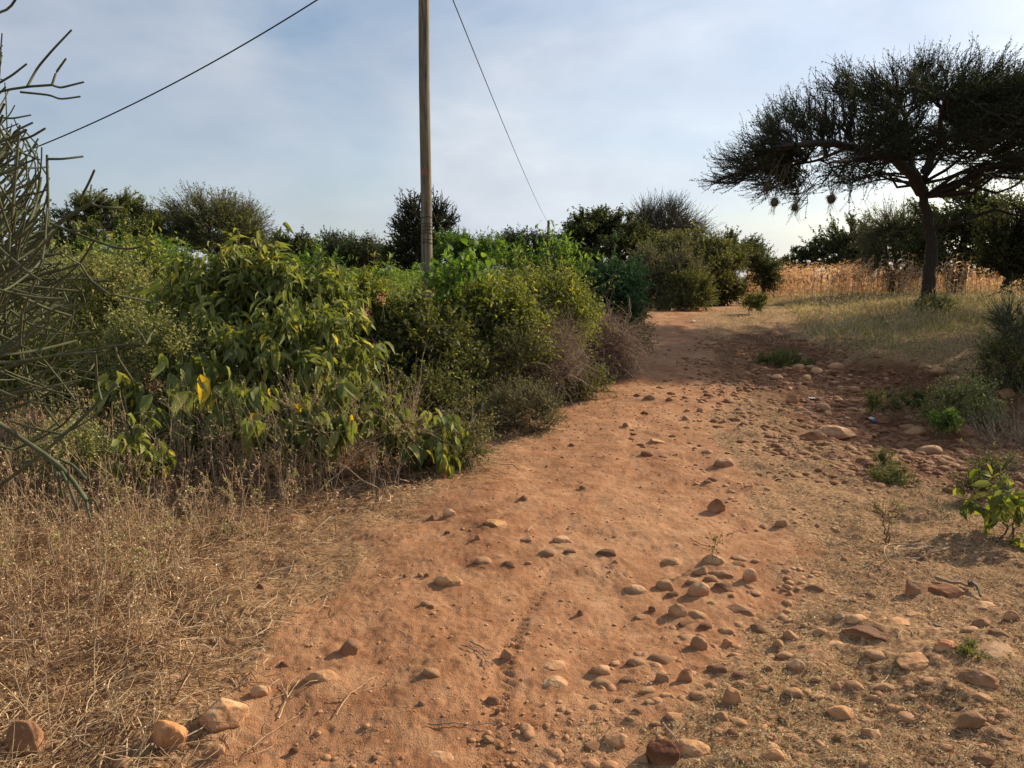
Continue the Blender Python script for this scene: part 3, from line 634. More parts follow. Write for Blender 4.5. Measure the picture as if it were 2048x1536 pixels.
# ------------------------------------------------------------------ poles and cables
def pole_material():
    m, t, n, l, o = newmat('pole_wood')
    co = n('ShaderNodeTexCoord'); mp = n('ShaderNodeMapping'); mp.inputs['Scale'].default_value = (9, 9, .55); l(co.outputs['Object'], mp.inputs[0])
    a = n('ShaderNodeTexNoise'); a.inputs['Scale'].default_value = 3.2; a.inputs['Detail'].default_value = 8; a.inputs['Roughness'].default_value = .7; l(mp.outputs[0], a.inputs['Vector'])
    r = ramp(t, [(.34, (.03, .023, .015)), (.43, (.11, .088, .058)), (.6, (.22, .185, .128)), (.78, (.34, .30, .22))]); l(a.outputs['Fac'], r.inputs[0])
    w = n('ShaderNodeTexNoise'); w.inputs['Scale'].default_value = 1.3; l(co.outputs['Object'], w.inputs['Vector'])
    r2 = ramp(t, [(.35, (.7, .75, .72)), (.6, (1.05, .98, .9)), (.70, (1.1, .8, .62))]); l(w.outputs['Fac'], r2.inputs[0])
    x = n('ShaderNodeMix'); x.data_type = 'RGBA'; x.blend_type = 'MULTIPLY'; x.inputs['Factor'].default_value = .8; l(r.outputs[0], x.inputs[6]); l(r2.outputs[0], x.inputs[7])
    p = n('ShaderNodeBsdfPrincipled'); p.inputs['Roughness'].default_value = .85; l(x.outputs[2], p.inputs['Base Color'])
    b = n('ShaderNodeBump'); b.inputs['Strength'].default_value = .8; b.inputs['Distance'].default_value = .02; l(a.outputs['Fac'], b.inputs['Height']); l(b.outputs[0], p.inputs['Normal'])
    l(p.outputs[0], o.inputs[0]); return m
POLE = pole_material()
def plainmat(name, c, rough=.6, metal=0., trans=0.):
    m, t, n, l, o = newmat(name); p = n('ShaderNodeBsdfPrincipled'); p.inputs['Base Color'].default_value = (*c, 1); p.inputs['Roughness'].default_value = rough; p.inputs['Metallic'].default_value = metal
    q = n('ShaderNodeTexNoise'); q.inputs['Scale'].default_value = 30; b = n('ShaderNodeBump'); b.inputs['Strength'].default_value = .2; l(q.outputs['Fac'], b.inputs['Height']); l(b.outputs[0], p.inputs['Normal'])
    l(p.outputs[0], o.inputs[0]); return m
CABLE = plainmat('cable_sheath', (.012, .013, .015), .95); WIREM = plainmat('binding_wire', (.05, .045, .04), .5, .6)
PAINT = plainmat('red_paint', (.24, .10, .06), .9)
def pole(label, top, foot, rt, rb, detail=True):
    top = np.array(top); foot = np.array([foot[0], foot[1], float(gz(foot[0], foot[1]))-.3])
    K = 60; u = np.linspace(0, 1, K)[:, None]; c = foot*(1-u)+top*u; c[:, 0] += .012*np.sin(u[:, 0]*7); rr = (rb+(rt-rb)*u[:, 0])*(1+.02*perlin(u[:, 0]*23, 0*u[:, 0]))
    V, F = tubes(c, rr, 24); ctr = np.repeat(c, 24, 0); ang = np.tile(np.arange(24), K)/24*2*pi
    V = ctr+(V-ctr)*(1+.025*perlin(ang*2.2, np.repeat(u[:, 0], 24)*14))[:, None]
    root = link('utility_pole', None, label=label, cat='pole', loc=foot); root.empty_display_size = .3
    cap, cf = tubes(np.stack([top, top+[0, 0, .03]]), np.array([rt, .01]), 24)
    mb = MB().add(V-foot, F).add(cap-foot, cf); link('pole_shaft', mb.mesh('pole_shaft', [POLE]), root)
    def rad(z): return np.interp(z, c[:, 2], rr), np.array([np.interp(z, c[:, 2], c[:, 0]), np.interp(z, c[:, 2], c[:, 1])])
    if detail:
        mb = MB()
        for px_y in (436, 446, 455, 460, 468, 478, 487):
            z = at(851, px_y, foot[1])[2]; r, cc = rad(z); th = np.linspace(0, 2*pi, 33)
            P = np.stack([cc[0]+(r+.006)*np.cos(th), cc[1]+(r+.006)*np.sin(th), z+.02*np.sin(th+px_y)+0*th], -1)-foot
            mb.add(*tubes(P, np.full(33, .007), 6))
        link('wire_binding', mb.mesh('wire_binding', [WIREM]), root)
        z = at(851, 345, foot[1])[2]; r, cc = rad(z); mb = MB()
        th = np.linspace(-2.3, -1.0, 12); zz = z+np.array([-.07, -.03, .02, .06]); TT, ZZ = np.meshgrid(th, zz)
        ZZ = ZZ+.02*perlin(TT*3, ZZ*9)
        P = np.stack([cc[0]+(r*1.035)*np.cos(TT), cc[1]+(r*1.035)*np.sin(TT), ZZ], -1).reshape(-1, 3)-foot
        i = np.arange(3)[:, None]*12+np.arange(11)[None]; Fq = np.stack([i, i+1, i+13, i+12], -1).reshape(-1, 4)
        link('paint_mark', MB().add(P, Fq).mesh('paint_mark', [PAINT]), root)
    # steel hook and clamp near the top
    r, cc = rad(top[2]-.25); z = top[2]-.25; mb = MB(); th = np.linspace(0, 2*pi, 17)
    P = np.stack([cc[0]+(r+.008)*np.cos(th), cc[1]+(r+.008)*np.sin(th), z+0*th], -1)-foot; mb.add(*tubes(P, np.full(17, .012), 6))
    P = np.array([[cc[0]+r, cc[1], z], [cc[0]+r+.1, cc[1], z], [cc[0]+r+.14, cc[1], z+.06]])-foot; mb.add(*tubes(P, np.full(3, .014), 6))
    link('cable_hook', mb.mesh('cable_hook', [WIREM]), root)
    return top
DP = 15.0
ptop = at(847, -178, DP); pfoot = at(852, 560, DP)
pole("tall weathered wooden pole rising from the green hedge with wire bound round it", ptop, pfoot, .098, .112)
DF = 76.0
ftop = at(1097, 441, DF); pole("distant wooden pole standing behind the far dark bushes", ftop, at(1097, 560, DF), .13, .15, False)
def cable(name, label, A, Bp, sag, r, K=500, twist=True, group=None):
    t = np.linspace(0, 1, K); C = A*(1-t)[:, None]+Bp*t[:, None]; C[:, 2] -= 4*sag*t*(1-t)
    mb = MB(); T = nrm(np.gradient(C, axis=0)); a, b = frames(T); s = np.r_[0, np.cumsum(np.linalg.norm(np.diff(C, axis=0), axis=1))]
    for k in range(2 if twist else 1):
        ph = s*22+k*pi; o_ = r*.8 if twist else 0
        mb.add(*tubes(C+o_*(a*np.cos(ph)[:, None]+b*np.sin(ph)[:, None]), np.full(K, r), 6))
    link(name, mb.mesh(name, [CABLE]), label=label, cat='cable', group=group)
A = at(847, -120, DP)+np.array([.2, .05, -.23])
cable('overhead_cable', "black cable running from the tall pole down to the distant pole", A, ftop-np.array([0, 0, .3]), .37, .013, 900, False)
A2 = at(847, -160, DP)+np.array([-.14, -.02, -.25])
cable('overhead_cable', "black cable sagging from the tall pole over the pencil stemmed bush", A2, at(-500, 430, 20), 1.1, .0135, 900, False)
cable('overhead_cable', "thin wire slanting down from the distant pole behind the bushes", ftop-np.array([0, 0, .4]), at(1076, 480, DF), .05, .02, 20, False)

# ------------------------------------------------------------------ pencil stemmed bush at the near edge
def pencil_bush():
    root_p = np.array([-2.75, 2.5, float(gz(-2.75, 2.5))-.05])
    mb = MB(); MK = 5
    allP = []; allR = []
    def addc(C, R): allP.append(C); allR.append(R)
    hand = [  # (depth, radius, points)
     (2.55, .0105, [(-420, 760), (-120, 620), (0, 548), (100, 458), (135, 427), (185, 405)]),
     (2.55, .0052, [(158, 408), (165, 390), (178, 365), (189, 340)]), (2.55, .0042, [(182, 405), (180, 390), (183, 370)]), (2.55, .0045, [(184, 405), (200, 392), (207, 380), (214, 378)]),
     (2.55, .0045, [(185, 408), (195, 413), (215, 415), (246, 415)]), (2.5, .006, [(95, 455), (96, 400), (94, 310)]), (2.5, .0048, [(95, 318), (125, 318), (166, 313)]),
     (2.6, .0055, [(104, 448), (160, 470), (235, 498), (265, 498), (286, 492)]), (2.45, .0052, [(104, 448), (140, 462), (172, 462)]),
     (2.2, .0105, [(-260, 700), (-60, 812), (0, 846), (60, 890), (112, 922), (140, 950), (158, 975), (172, 1000)]),
     (2.2, .0058, [(108, 925), (115, 955), (126, 995)]), (2.2, .0060, [(112, 925), (135, 965), (155, 1020)]), (2.2, .006, [(120, 918), (145, 930), (172, 958)]), (2.2, .005, [(172, 998), (190, 1000), (198, 1024)]), (2.2, .005, [(172, 998), (176, 1020), (182, 1045)]),
     (2.35, .0075, [(-300, 1130), (-60, 1010), (0, 972), (80, 912), (130, 870), (190, 812), (234, 768)]), (2.35, .005, [(130, 870), (60, 855), (20, 842)]),
     (2.7, .0065, [(-260, 640), (-40, 610), (40, 560), (110, 545), (160, 527)]), (2.7, .005, [(160, 527), (190, 480), (204, 460)]), (2.7, .005, [(160, 527), (180, 560), (220, 590)]),
     (2.75, .0065, [(-260, 520), (-30, 545), (60, 560), (180, 558)]), (2.75, .005, [(180, 558), (200, 580), (225, 590), (260, 596), (300, 602)]), (2.75, .0045, [(180, 558), (195, 563), (215, 560)]),
     (2.3, .0062, [(-250, 800), (0, 740), (80, 715), (140, 708), (190, 705)]), (2.3, .005, [(190, 705), (195, 770), (203, 800)]), (2.3, .0048, [(150, 710), (230, 690), (292, 688)]), (2.3, .0046, [(292, 688), (305, 660), (311, 650)]), (2.3, .0046, [(230, 690), (235, 715), (265, 760)]), (2.3, .0046, [(292, 690), (282, 668), (274, 660)]),
     (2.6, .006, [(-300, 300), (-60, 200), (0, 182), (55, 172), (104, 170)]), (2.6, .0046, [(55, 172), (75, 135), (105, 100), (143, 60)]), (2.6, .0046, [(104, 170), (112, 145), (132, 117)]), (2.6, .0046, [(104, 170), (120, 176), (168, 164)]),
     (2.6, .0044, [(40, 184), (100, 190), (120, 199), (161, 193)]), (2.6, .0044, [(0, 165), (25, 150), (53, 128)]), (2.6, .0055, [(-120, -20), (-10, 30), (20, 18), (36, -10)]), (2.5, .005, [(-60, 300), (0, 290), (60, 275), (90, 257)]), (2.5, .0048, [(15, 290), (30, 262), (66, 245)]),
     (2.9, .0045, [(50, 275), (75, 320), (95, 352)]), (2.9, .0045, [(0, 235), (25, 237), (62, 230)]), (2.4, .005, [(20, 620), (60, 650), (140, 668)]), (2.4, .0048, [(60, 650), (100, 612), (118, 585)]),
     (2.4, .005, [(-100, 790), (0, 790), (70, 780), (160, 760)]), (2.45, .0046, [(0, 670), (80, 710), (120, 760), (150, 800)]),
    ]
    for D, r, pts in hand:
        q = np.array([at(a, b, D+.04*math.sin(a*.05+b)) for a, b in pts]); s = np.r_[0, np.cumsum(np.linalg.norm(np.diff(q, axis=0), axis=1))]
        K = 12; u = np.linspace(0, s[-1], K); c = np.stack([np.interp(u, s, q[:, k]) for k in range(3)], -1); r = r*.85
        c[1:-1] = (c[:-2]+c[1:-1]*2+c[2:])/4
        mb.add(*tubes(c, r*(1-.22*u/s[-1]), 8)); mb.add(*tubes(np.stack([c[-1], c[-1]+(c[-1]-c[-2])*.06]), np.array([r*.8, r*.2]), 8))
    rg = np.random.default_rng(21)
    # main limbs from the foot of the bush towards the picture edge
    n = 60; py = np.r_[rg.uniform(330, 640, 34), rg.uniform(520, 850, 21), rg.uniform(60, 240, 5)]; px = rg.uniform(-170, 10, n) - np.where(py < 330, 90, 0); D = rg.uniform(2.2, 3.5, n)
    T = np.array([at(a, b, d) for a, b, d in zip(px, py, D)]); S = root_p+np.c_[rg.normal(size=(n, 2))*.08, np.zeros(n)]
    M = S*.5+T*.5; M[:, :2] = S[:, :2]*.8+T[:, :2]*.2; M[:, 2] = S[:, 2]+(T[:, 2]-S[:, 2])*.75
    C = bez(S, M, T, 14); mb.add(*tubes(C, np.linspace(.03, .0075, 14)[None]*np.ones((n, 1)), 7))
    end, dirn = C[:, -1], nrm(C[:, -1]-C[:, -3])
    for lev, (kids, L, r) in enumerate(((3, (.16, .34), .0046), (3, (.13, .30), .0039), (2, (.12, .26), .0034), (2, (.08, .2), .0030))):
        A = np.repeat(end, kids, 0); Dd = np.repeat(dirn, kids, 0)
        Dd = nrm(Dd*.9 + rg.normal(size=Dd.shape)*.62 + np.array([.22, -.02, .06]))
        keep = rg.random(len(A)) < (1, .85, .62, .5)[lev]; A = A[keep]; Dd = Dd[keep]
        m = len(A); L_ = rg.uniform(*L, m)
        P = [A]; d = Dd
        for k in range(5): P.append(P[-1]+d*(L_/5)[:, None]); d = nrm(d+np.array([0, 0, .055])+rg.normal(size=d.shape)*.03)
        C = np.stack(P, 1)
        # keep the twigs from growing far into the view
        a_ = C[:, -1]-[0, 0, CAMZ]; dep = a_[:, 1]*cos(PITCH)-a_[:, 2]*sin(PITCH); qx = 1024+FPX*a_[:, 0]/dep; qy = 768-FPX*(a_[:, 1]*sin(PITCH)+a_[:, 2]*cos(PITCH))/dep
        ok = (qx < np.interp(qy, (0, 180, 230, 300, 400, 600, 700, 850, 950), (0, 20, 50, 95, 105, 180, 235, 210, 60))*rg.uniform(.75, 1.1, m)) & (C[:, -1, 1] > 1.7) & (qy > -100)
        C = C[ok]; m = len(C)
        mb.add(*tubes(C, r*np.linspace(1.06, .82, 6)[None]*rg.uniform(.85, 1.15, m)[:, None], 7))
        end, dirn = C[:, -1], nrm(C[:, -1]-C[:, -2])
    root = link('pencil_bush', None, label="leafless bush of smooth green pencil thin stems reaching in beside the dry weeds", cat='bush', loc=root_p)
    mb.V = [v-root_p.astype(np.float32) for v in mb.V]
    link('stem', mb.mesh('stem', [B['pencil']]), root)
pencil_bush()

# ------------------------------------------------------------------ the big flat crowned acacia
def lens_sampler(cx, cy, R, top0, drop, thick, ex=.9, skewx=0, low=False):
    def f(n):
        th = U(0, 2*pi, n); r = R*np.sqrt(U(0.01, 1, n)); q = r/R
        q = q*(1+.10*perlin(np.cos(th)*2.3+5, np.sin(th)*2.3)); X = cx+r*np.cos(th); Y = cy+r*np.sin(th)*ex
        zt = top0-drop*q**2.9 + .14*perlin(X*.9, Y*.9) + skewx*(X-cx)/R
        tk = thick*(1-q**4)+.35
        if low: tk = tk*np.interp(X-cx, (-5, -3, -1.2, 1, 5), (1.05, 1.1, .8, .45, .85))
        v = U(0, 1, n)**1.25; z = zt-tk*v
        o = nrm(np.stack([np.cos(th)*q*1.1, np.sin(th)*q*1.1, .9-1.1*v], -1))
        return np.stack([X, Y, z], -1), o
    return f
DA = 20.0; ac = at(1880, 200, DA)
plant('acacia_tree', "big umbrella shaped acacia on the grassy slope with bird nests hanging below its crown", 'tree', DA, [], n2=560, n3=12500, nl=260000, thick=.007,
      trunk=[(1853, 615), (1857, 570), (1861, 520), (1862, 470), (1855, 430), (1846, 395), (1842, 368)], r0=.18,
      limbs=[(.165, (1846, 385), (1825, 347, -.2), (1806, 331, -.5), (1785, 316, -.8), (1745, 307, -1.3), (1700, 292, -1.8), (1650, 285, -2.2), (1590, 290, -2.4)),
             (.115, (1843, 378), (1850, 340, .1), (1862, 312, .2), (1882, 284, .4), (1903, 268, .6), (1928, 268, .9), (1955, 292, 1.3), (1985, 308, 1.6), (2030, 335, 2), (2080, 345, 2.4)),
             (.09, (1826, 350), (1823, 310, .4), (1815, 250, 1.2), (1800, 210, 2)), (.08, (1785, 316, -.8), (1775, 285, -.6), (1790, 240, -.4), (1810, 190, 0)),
             (.07, (1882, 284, .4), (1880, 240, -1), (1890, 200, -2.4), (1900, 180, -3.4)), (.07, (1745, 307, -1.3), (1700, 320, -2.6), (1660, 325, -3.6)), (.07, (1928, 268, .9), (1960, 230, 2), (2000, 200, 3.4)), (.05, (1700, 292, -1.8), (1640, 320, -.6), (1560, 335, .8))],
      sampler=lens_sampler(ac[0], DA, 5.75, 6.85, 2.45, 2.5, .62, low=True), lf=(.042, .018), lm='acacia', bm='acacia', tw=(.28, .85), twup=.22, twr=.008, wig=.14, fuzz=.55, lt=(.05, 1), lup=.2)

# generic copies of style
def acacia(label, D, px, base_y, rx, top, bot, n2=120, n3=2600, nl=26000, lm='acacia', bare_=.0, lf=(.10, .045), trunk_h=None, group='trees beyond the field', trunk=None, twr=.011, tw=(.4, 1.1), r0=.16, drop=.5, name='acacia_tree'):
    c = at(px, top, D); zt = c[2]; zb = at(px, bot, D)[2]; R = rx*D/FPX/cos(PITCH); H = zt-zb
    return plant(name, label, 'tree', D, [], n2=n2, n3=n3, nl=nl, base=(c[0], D), sampler=lens_sampler(c[0], D, R, zt-.12*H, H*drop, H*.72, .9), nstem=5, spread=.25, r0=r0, lf=lf, lm=lm, bm='dark', twig_m='twiggrey', tw=tw, twup=.25, twr=twr, wig=.14, group=None, fuzz=.5)
T = 'tree'
acacia("broad dense olive acacia behind the pencil stemmed bush", 30, 215, 0, 140, 380, 525, n3=5500, nl=90000, lm='acacia_olive', lf=(.085, .04), tw=(.3, .7), drop=.75)
acacia("flat topped acacia with bare twigs bristling above its green middle", 32, 415, 0, 95, 398, 490, n3=4200, nl=26000, lm='acacia_olive', lf=(.09, .04), tw=(.5, 1.3), drop=.6)
plant('leafy_tree', "small dark pointed tree beyond the bean field", T, 40, [(582, 500, 40, 34), (570, 482, 18, 20), (610, 510, 40, 20)], n2=60, n3=700, nl=16200, lf=(0.105, 0.056), lm='tree', bm='dark', r0=.15, shell=.3)
acacia("low spreading acacia with thin twigs at the far side of the bean field", 46, 690, 0, 85, 484, 532, n3=2200, nl=26000, lm='acacia', lf=(.13, .06), tw=(.5, 1.3), drop=.5)
plant('leafy_tree', "dark round bush below the spiky tree next to the tall pole", T, 37, [(815, 505, 48, 40), (870, 510, 60, 40), (790, 520, 28, 30)], n2=70, n3=900, nl=27000, lf=(0.098, 0.056), lm='tree', bm='dark', r0=.15, shell=.3)
plant('spiky_tree', "spiky tree with stiff upcurved arms behind the tall pole", T, 36, [(850, 465, 70, 36), (845, 440, 45, 34)], n2=95, n3=520, nl=9000, lf=(.10, .05), lm='acacia', bm='acacia', r0=.16, nstem=6, spread=.3, tw=(.5, 1.1), twup=.75, twr=.03, fuzz=.3, shell=.7, wig=.2, lt=(0, .95))
plant('leafy_tree', "soft mid green bushy tree between the tall pole and the distant one", T, 31, [(925, 510, 66, 28), (900, 500, 42, 20), (975, 515, 44, 26)], n2=80, n3=1200, nl=27000, lf=(0.091, 0.035), lm='bright', bm='dark', r0=.12, shell=.4)
acacia("dark acacia just before the distant pole", 44, 1045, 0, 62, 466, 530, n3=2200, nl=24000, lm='acacia', lf=(.13, .06), tw=(.4, 1.0), drop=.35)
plant('leafy_tree', "large dark tree with loose leaf sprigs above its crown", T, 33, [(1215, 495, 100, 56), (1180, 450, 30, 34), (1150, 480, 30, 26), (1215, 448, 26, 16), (1262, 480, 46, 36), (1176, 424, 14, 12), (1140, 500, 24, 24)], n2=130, n3=1700, nl=56700, lf=(0.091, 0.052), lm='tree', bm='dark', r0=.2, shell=.3, lumpy=.25, nstem=3)
plant('thorn_tree', "bare twiggy thorn tree rising behind the large dark tree", T, 36, [(1335, 478, 70, 52), (1322, 455, 48, 30)], n2=130, n3=2600, nl=12600, lf=(0.056, 0.025), lm='acacia', bm='dark', twig_m='twiggrey', r0=.16, shell=.5, tw=(.6, 1.4), twup=.35, twr=.014, wig=.12, nstem=3)
acacia("leaning grey green acacia arching toward the track", 30, 1385, 0, 100, 468, 560, n3=2600, nl=30000, lm='olive', lf=(.10, .045), tw=(.4, 1.0), drop=.6)
plant('thorn_shrub', "tangled grey olive thorn shrub behind the blue green bush", 'shrub', 25, [(1320, 555, 48, 52), (1290, 560, 36, 50), (1360, 540, 40, 40)], n2=120, n3=1800, nl=46800, lf=(0.052, 0.025), lm='grey', bm='twiggrey', r0=.05, nstem=10, spread=.6, shell=.2, twr=.008)
plant('thorn_shrub', "yellowish low shrub at the bend of the track", 'shrub', 24, [(1385, 592, 34, 30), (1352, 590, 26, 34)], n2=80, n3=1300, nl=30600, lf=(0.045, 0.025), lm='olive', bm='twiggrey', r0=.03, nstem=12, spread=.5, shell=.2, twr=.006)
plant('thorn_shrub', "dark shrub closing the hedge where the track bends", 'shrub', 30, [(1422, 582, 34, 24), (1452, 586, 30, 14)], n2=80, n3=1200, nl=28800, lf=(0.063, 0.035), lm='dark', bm='dark', r0=.05, nstem=8, spread=.6, shell=.2, twr=.008)
plant('leafy_tree', "round crowned dark tree with a straight trunk past the bend", T, 40, [(1478, 498, 46, 30), (1508, 520, 34, 22), (1448, 512, 22, 18)], trunk=[(1459, 590), (1461, 560), (1461, 530), (1466, 510)], r0=.22, n2=80, n3=1200, nl=18900, lf=(0.091, 0.049), lm='tree', bm='dark', shell=.4, lumpy=.2, twr=.011)
plant('leafy_tree', "dark thick shrub behind the round crowned tree past the bend", T, 46, [(1510, 572, 34, 16), (1430, 568, 34, 18), (1560, 564, 34, 12)], n2=70, n3=900, nl=18900, lf=(0.105, 0.056), lm='tree', bm='dark', r0=.1, nstem=6, spread=.8, shell=.3)
plant('leafy_tree', "small tree with a crooked trunk at the corner of the maize field", T, 31, [(1530, 540, 30, 30), (1510, 525, 24, 24), (1545, 562, 18, 18)], trunk=[(1527, 598), (1529, 580), (1524, 566), (1527, 555)], r0=.10, n2=60, n3=800, nl=13500, lf=(0.063, 0.035), lm='tree', bm='dark', shell=.3, lumpy=.2)
plant('leafy_tree', "far low tree filling the gap beside the big rounded tree", T, 62, [(1600, 525, 40, 26), (1630, 512, 34, 32), (1570, 542, 30, 16)], n2=60, n3=700, nl=16200, lf=(0.154, 0.077), lm='tree', bm='dark', r0=.2, nstem=3, shell=.4, lumpy=.2, twr=.018)
plant('leafy_tree', "big rounded umbrella tree standing behind the maize field", T, 60, [(1710, 470, 66, 32), (1655, 500, 50, 30), (1750, 500, 55, 38), (1700, 525, 62, 28)], trunk=[(1703, 580), (1703, 540), (1705, 510)], r0=.4, n2=110, n3=1500, nl=35100, lf=(0.154, 0.084), lm='tree', bm='dark', shell=.55, lumpy=.2, twr=.02, tw=(.5, 1.2))
plant('thorn_tree', "sparse thorn tree with drooping bare twigs behind the big acacia", T, 34, [(1800, 500, 66, 46), (1780, 460, 40, 26)], n2=120, n3=1900, nl=21600, lf=(0.063, 0.032), lm='acacia_olive', bm='dark', twig_m='twiggrey', r0=.15, shell=.5, tw=(.6, 1.5), twup=.1, twr=.014, nstem=4)
plant('leafy_tree', "bulky dark tree right behind the trunk of the big acacia", T, 31, [(1910, 418, 88, 68), (1880, 485, 80, 60), (1975, 455, 74, 80), (1845, 430, 34, 34)], n2=190, n3=2900, nl=56700, lf=(0.084, 0.049), lm='tree', bm='dark', r0=.22, shell=.35, lumpy=.2, nstem=3)
plant('leafy_tree', "dark tree on a crooked leaning trunk in front of the maize", T, 24, [(2015, 470, 55, 64), (2070, 490, 60, 80), (1995, 520, 36, 22)], trunk=[(2026, 608), (2016, 590), (2006, 574), (2018, 560), (2035, 550), (2050, 540)], r0=.14, n2=150, n3=2400, nl=56700, lf=(0.059, 0.035), lm='tree', bm='acacia', shell=.35, lumpy=.15, twr=.008)
# extra acacia added out of view to cast shade on the slope
acacia("extra unseen acacia added beyond the frame to shade the slope", 13.5, 2500, 0, 300, 280, 420, n3=3200, nl=36000, lm='acacia', lf=(.08, .04), drop=.4)

# ------------------------------------------------------------------ woven bird nests in the acacia
def nest(px, py, D, r, label):
    r *= .62; c = at(px, py, D); V, F = ico(3); V = V*np.array([1, 1, 1.15])*r*(1+.18*perlin3(V*2+px))[:, None]
    mb = MB().add(V, F); n = 160; d = rdir(n); P = d*r*.95
    mb.add(*tubes(curves(P, nrm(np.cross(d, rdir(n)))+d*.35, U(.04, .11, n)*1.0, 4, .3), np.full((n, 4), .003), 3))
    n = 12; P = np.c_[RNG.normal(size=(n, 2))*r*.35, np.full(n, -r*.8)]
    mb.add(*tubes(curves(P, np.c_[RNG.normal(size=(n, 2))*.35, np.full(n, -1.)], U(.12, .38, n), 5, .25), np.full((n, 5), .0035), 3))
    n = 7; P = np.c_[RNG.normal(size=(n, 2))*r*.2, np.full(n, r*.6)]
    mb.add(*tubes(curves(P, np.c_[RNG.normal(size=(n, 2))*.3+[.3, .2], np.full(n, 1.)], np.full(n, .9), 6, .1), np.full((n, 6), .008), 4))
    link('bird_nest', mb.mesh('bird_nest', [B['stem']]), label=label, cat='nest', group='woven nests hanging in the acacia', loc=c)
nest(1534, 376, 18.6, .13, "woven grass nest tucked highest in the drooping tips of the acacia")
nest(1549, 405, 18.4, .14, "reddish woven nest hanging between two others under the acacia tips")
nest(1590, 415, 18.4, .12, "lowest hanging woven nest with long trailing straws under the acacia")
nest(1663, 398, 18.6, .15, "woven nest hanging nearest to the trunk of the acacia")

# ------------------------------------------------------------------ hedge and shrubs beside the track
SH = 'shrub'
# big leaved weedy shrub
plant('broadleaf_shrub', "tall shrub of long drooping leaves crowning the hedge before the field", SH, 7.6, [(440, 600, 96, 76), (570, 600, 100, 66), (380, 620, 54, 64), (500, 565, 90, 46)], n2=70, n3=850, nl=4800, lf=(.135, .042), tm='leaf', droop=.75, lm='broad', bm='green', r0=.02, nstem=14, spread=.35, twr=.0035, tw=(.15, .4), shell=.3, kpart=('stem', 'foliage'), lup=.8)
plant('broadleaf_shrub', "middle shrub of drooping leaves turning yellow on the lower shoots", SH, 6.9, [(450, 740, 100, 90), (590, 720, 110, 90), (700, 680, 60, 60)], n2=70, n3=800, nl=4200, lf=(.12, .042), tm='leaf', droop=.8, lm='broad', bm='green', r0=.014, nstem=18, spread=.5, twr=.003, tw=(.12, .35), shell=.2, kpart=('stem', 'foliage'), lup=.8)
plant('broadleaf_shrub', "low clump of very large hanging leaves at the foot of the hedge", SH, 6.1, [(340, 800, 90, 66), (420, 840, 66, 66), (250, 800, 60, 56)], n2=30, n3=150, nl=420, lf=(.19, .085), tm='leaf', droop=1.3, lm='broad', bm='green', r0=.012, nstem=14, spread=.35, twr=.004, tw=(.1, .3), shell=.2, kpart=('stem', 'foliage'), lup=.8)
plant('broadleaf_shrub', "slender clump of hanging leaves among dry stalks in front of the hedge", SH, 5.8, [(560, 860, 90, 56), (640, 835, 66, 56), (500, 830, 56, 50)], n2=32, n3=230, nl=950, lf=(.14, .065), tm='leaf', droop=1.3, lm='broad', bm='stem', r0=.009, nstem=18, spread=.45, twr=.003, tw=(.1, .25), shell=.2, kpart=('stem', 'foliage'), lup=.8)
plant('broadleaf_shrub', "small pale leaved clump at the track end of the hedge foot", SH, 6.0, [(800, 870, 60, 50), (860, 860, 50, 46), (730, 830, 40, 40)], n2=24, n3=160, nl=620, lf=(.11, .055), tm='leaf', droop=1.1, lm='broad', bm='stem', r0=.008, nstem=14, spread=.3, twr=.0028, tw=(.1, .25), shell=.2, kpart=('stem', 'foliage'), lup=.8)
plant('flowering_herb', "tall pale yellow green feathery herb behind the pencil stemmed bush", SH, 8.2, [(200, 600, 90, 70), (120, 640, 70, 80), (230, 680, 60, 70)], n2=110, n3=2600, nl=24000, lf=(.030, .014), lm='herb', bm='green', r0=.012, nstem=20, spread=.7, twr=.0025, tw=(.15, .4), twup=.6, kpart=('stem', 'foliage'), shell=.2)
plant('flowering_herb', "fine pale flowering herb spilling between the big drooping leaves", SH, 6.6, [(310, 700, 60, 60), (350, 740, 50, 60), (250, 740, 50, 50)], n2=80, n3=1800, nl=15000, lf=(.024, .012), lm='herb', bm='green', r0=.008, nstem=18, spread=.4, twr=.002, tw=(.12, .35), twup=.5, kpart=('stem', 'foliage'), shell=.2)
plant('leafy_shrub', "deep green leafy shrub behind the pale feathery herb", SH, 9.6, [(290, 590, 70, 60), (100, 600, 120, 60), (220, 720, 90, 60)], n2=90, n3=1100, nl=12000, lf=(.075, .028), lm='yellowgreen', bm='green', r0=.02, nstem=16, spread=.8, twr=.004, kpart=('stem', 'foliage'), shell=.2)
# dark mass in the middle
plant('leafy_shrub', "yellow green shrub with pink flower heads beside the drooping leaved shrub", SH, 8.6, [(720, 640, 70, 64), (790, 690, 60, 60), (660, 700, 60, 60)], n2=110, n3=1700, nl=16000, lf=(.055, .026), tm='quad', lm='yellowgreen', bm='stem', r0=.02, nstem=18, spread=.5, twr=.003, tw=(.15, .4), kpart=('stem', 'foliage'), shell=.3)
plant('leafy_shrub', "dark tangled shrub directly below the tall pole", SH, 8.6, [(850, 690, 80, 72), (780, 760, 70, 80), (900, 740, 70, 70)], n2=140, n3=2200, nl=21000, lf=(.05, .026), lm='dark', bm='stem', r0=.022, nstem=20, spread=.6, twr=.003, tw=(.15, .4), kpart=('stem', 'foliage'), shell=.3, lumpy=.2)
plant('leafy_shrub', "bushy mid green shrub with upright leafy shoots past the tall pole", SH, 9.6, [(970, 640, 62, 48), (1010, 655, 60, 50), (905, 650, 40, 36)], n2=120, n3=1900, nl=18000, lf=(.06, .026), lm='yellowgreen', bm='stem', r0=.022, nstem=16, spread=.5, twr=.003, tw=(.2, .5), twup=.5, kpart=('stem', 'foliage'), shell=.3, lumpy=.2)
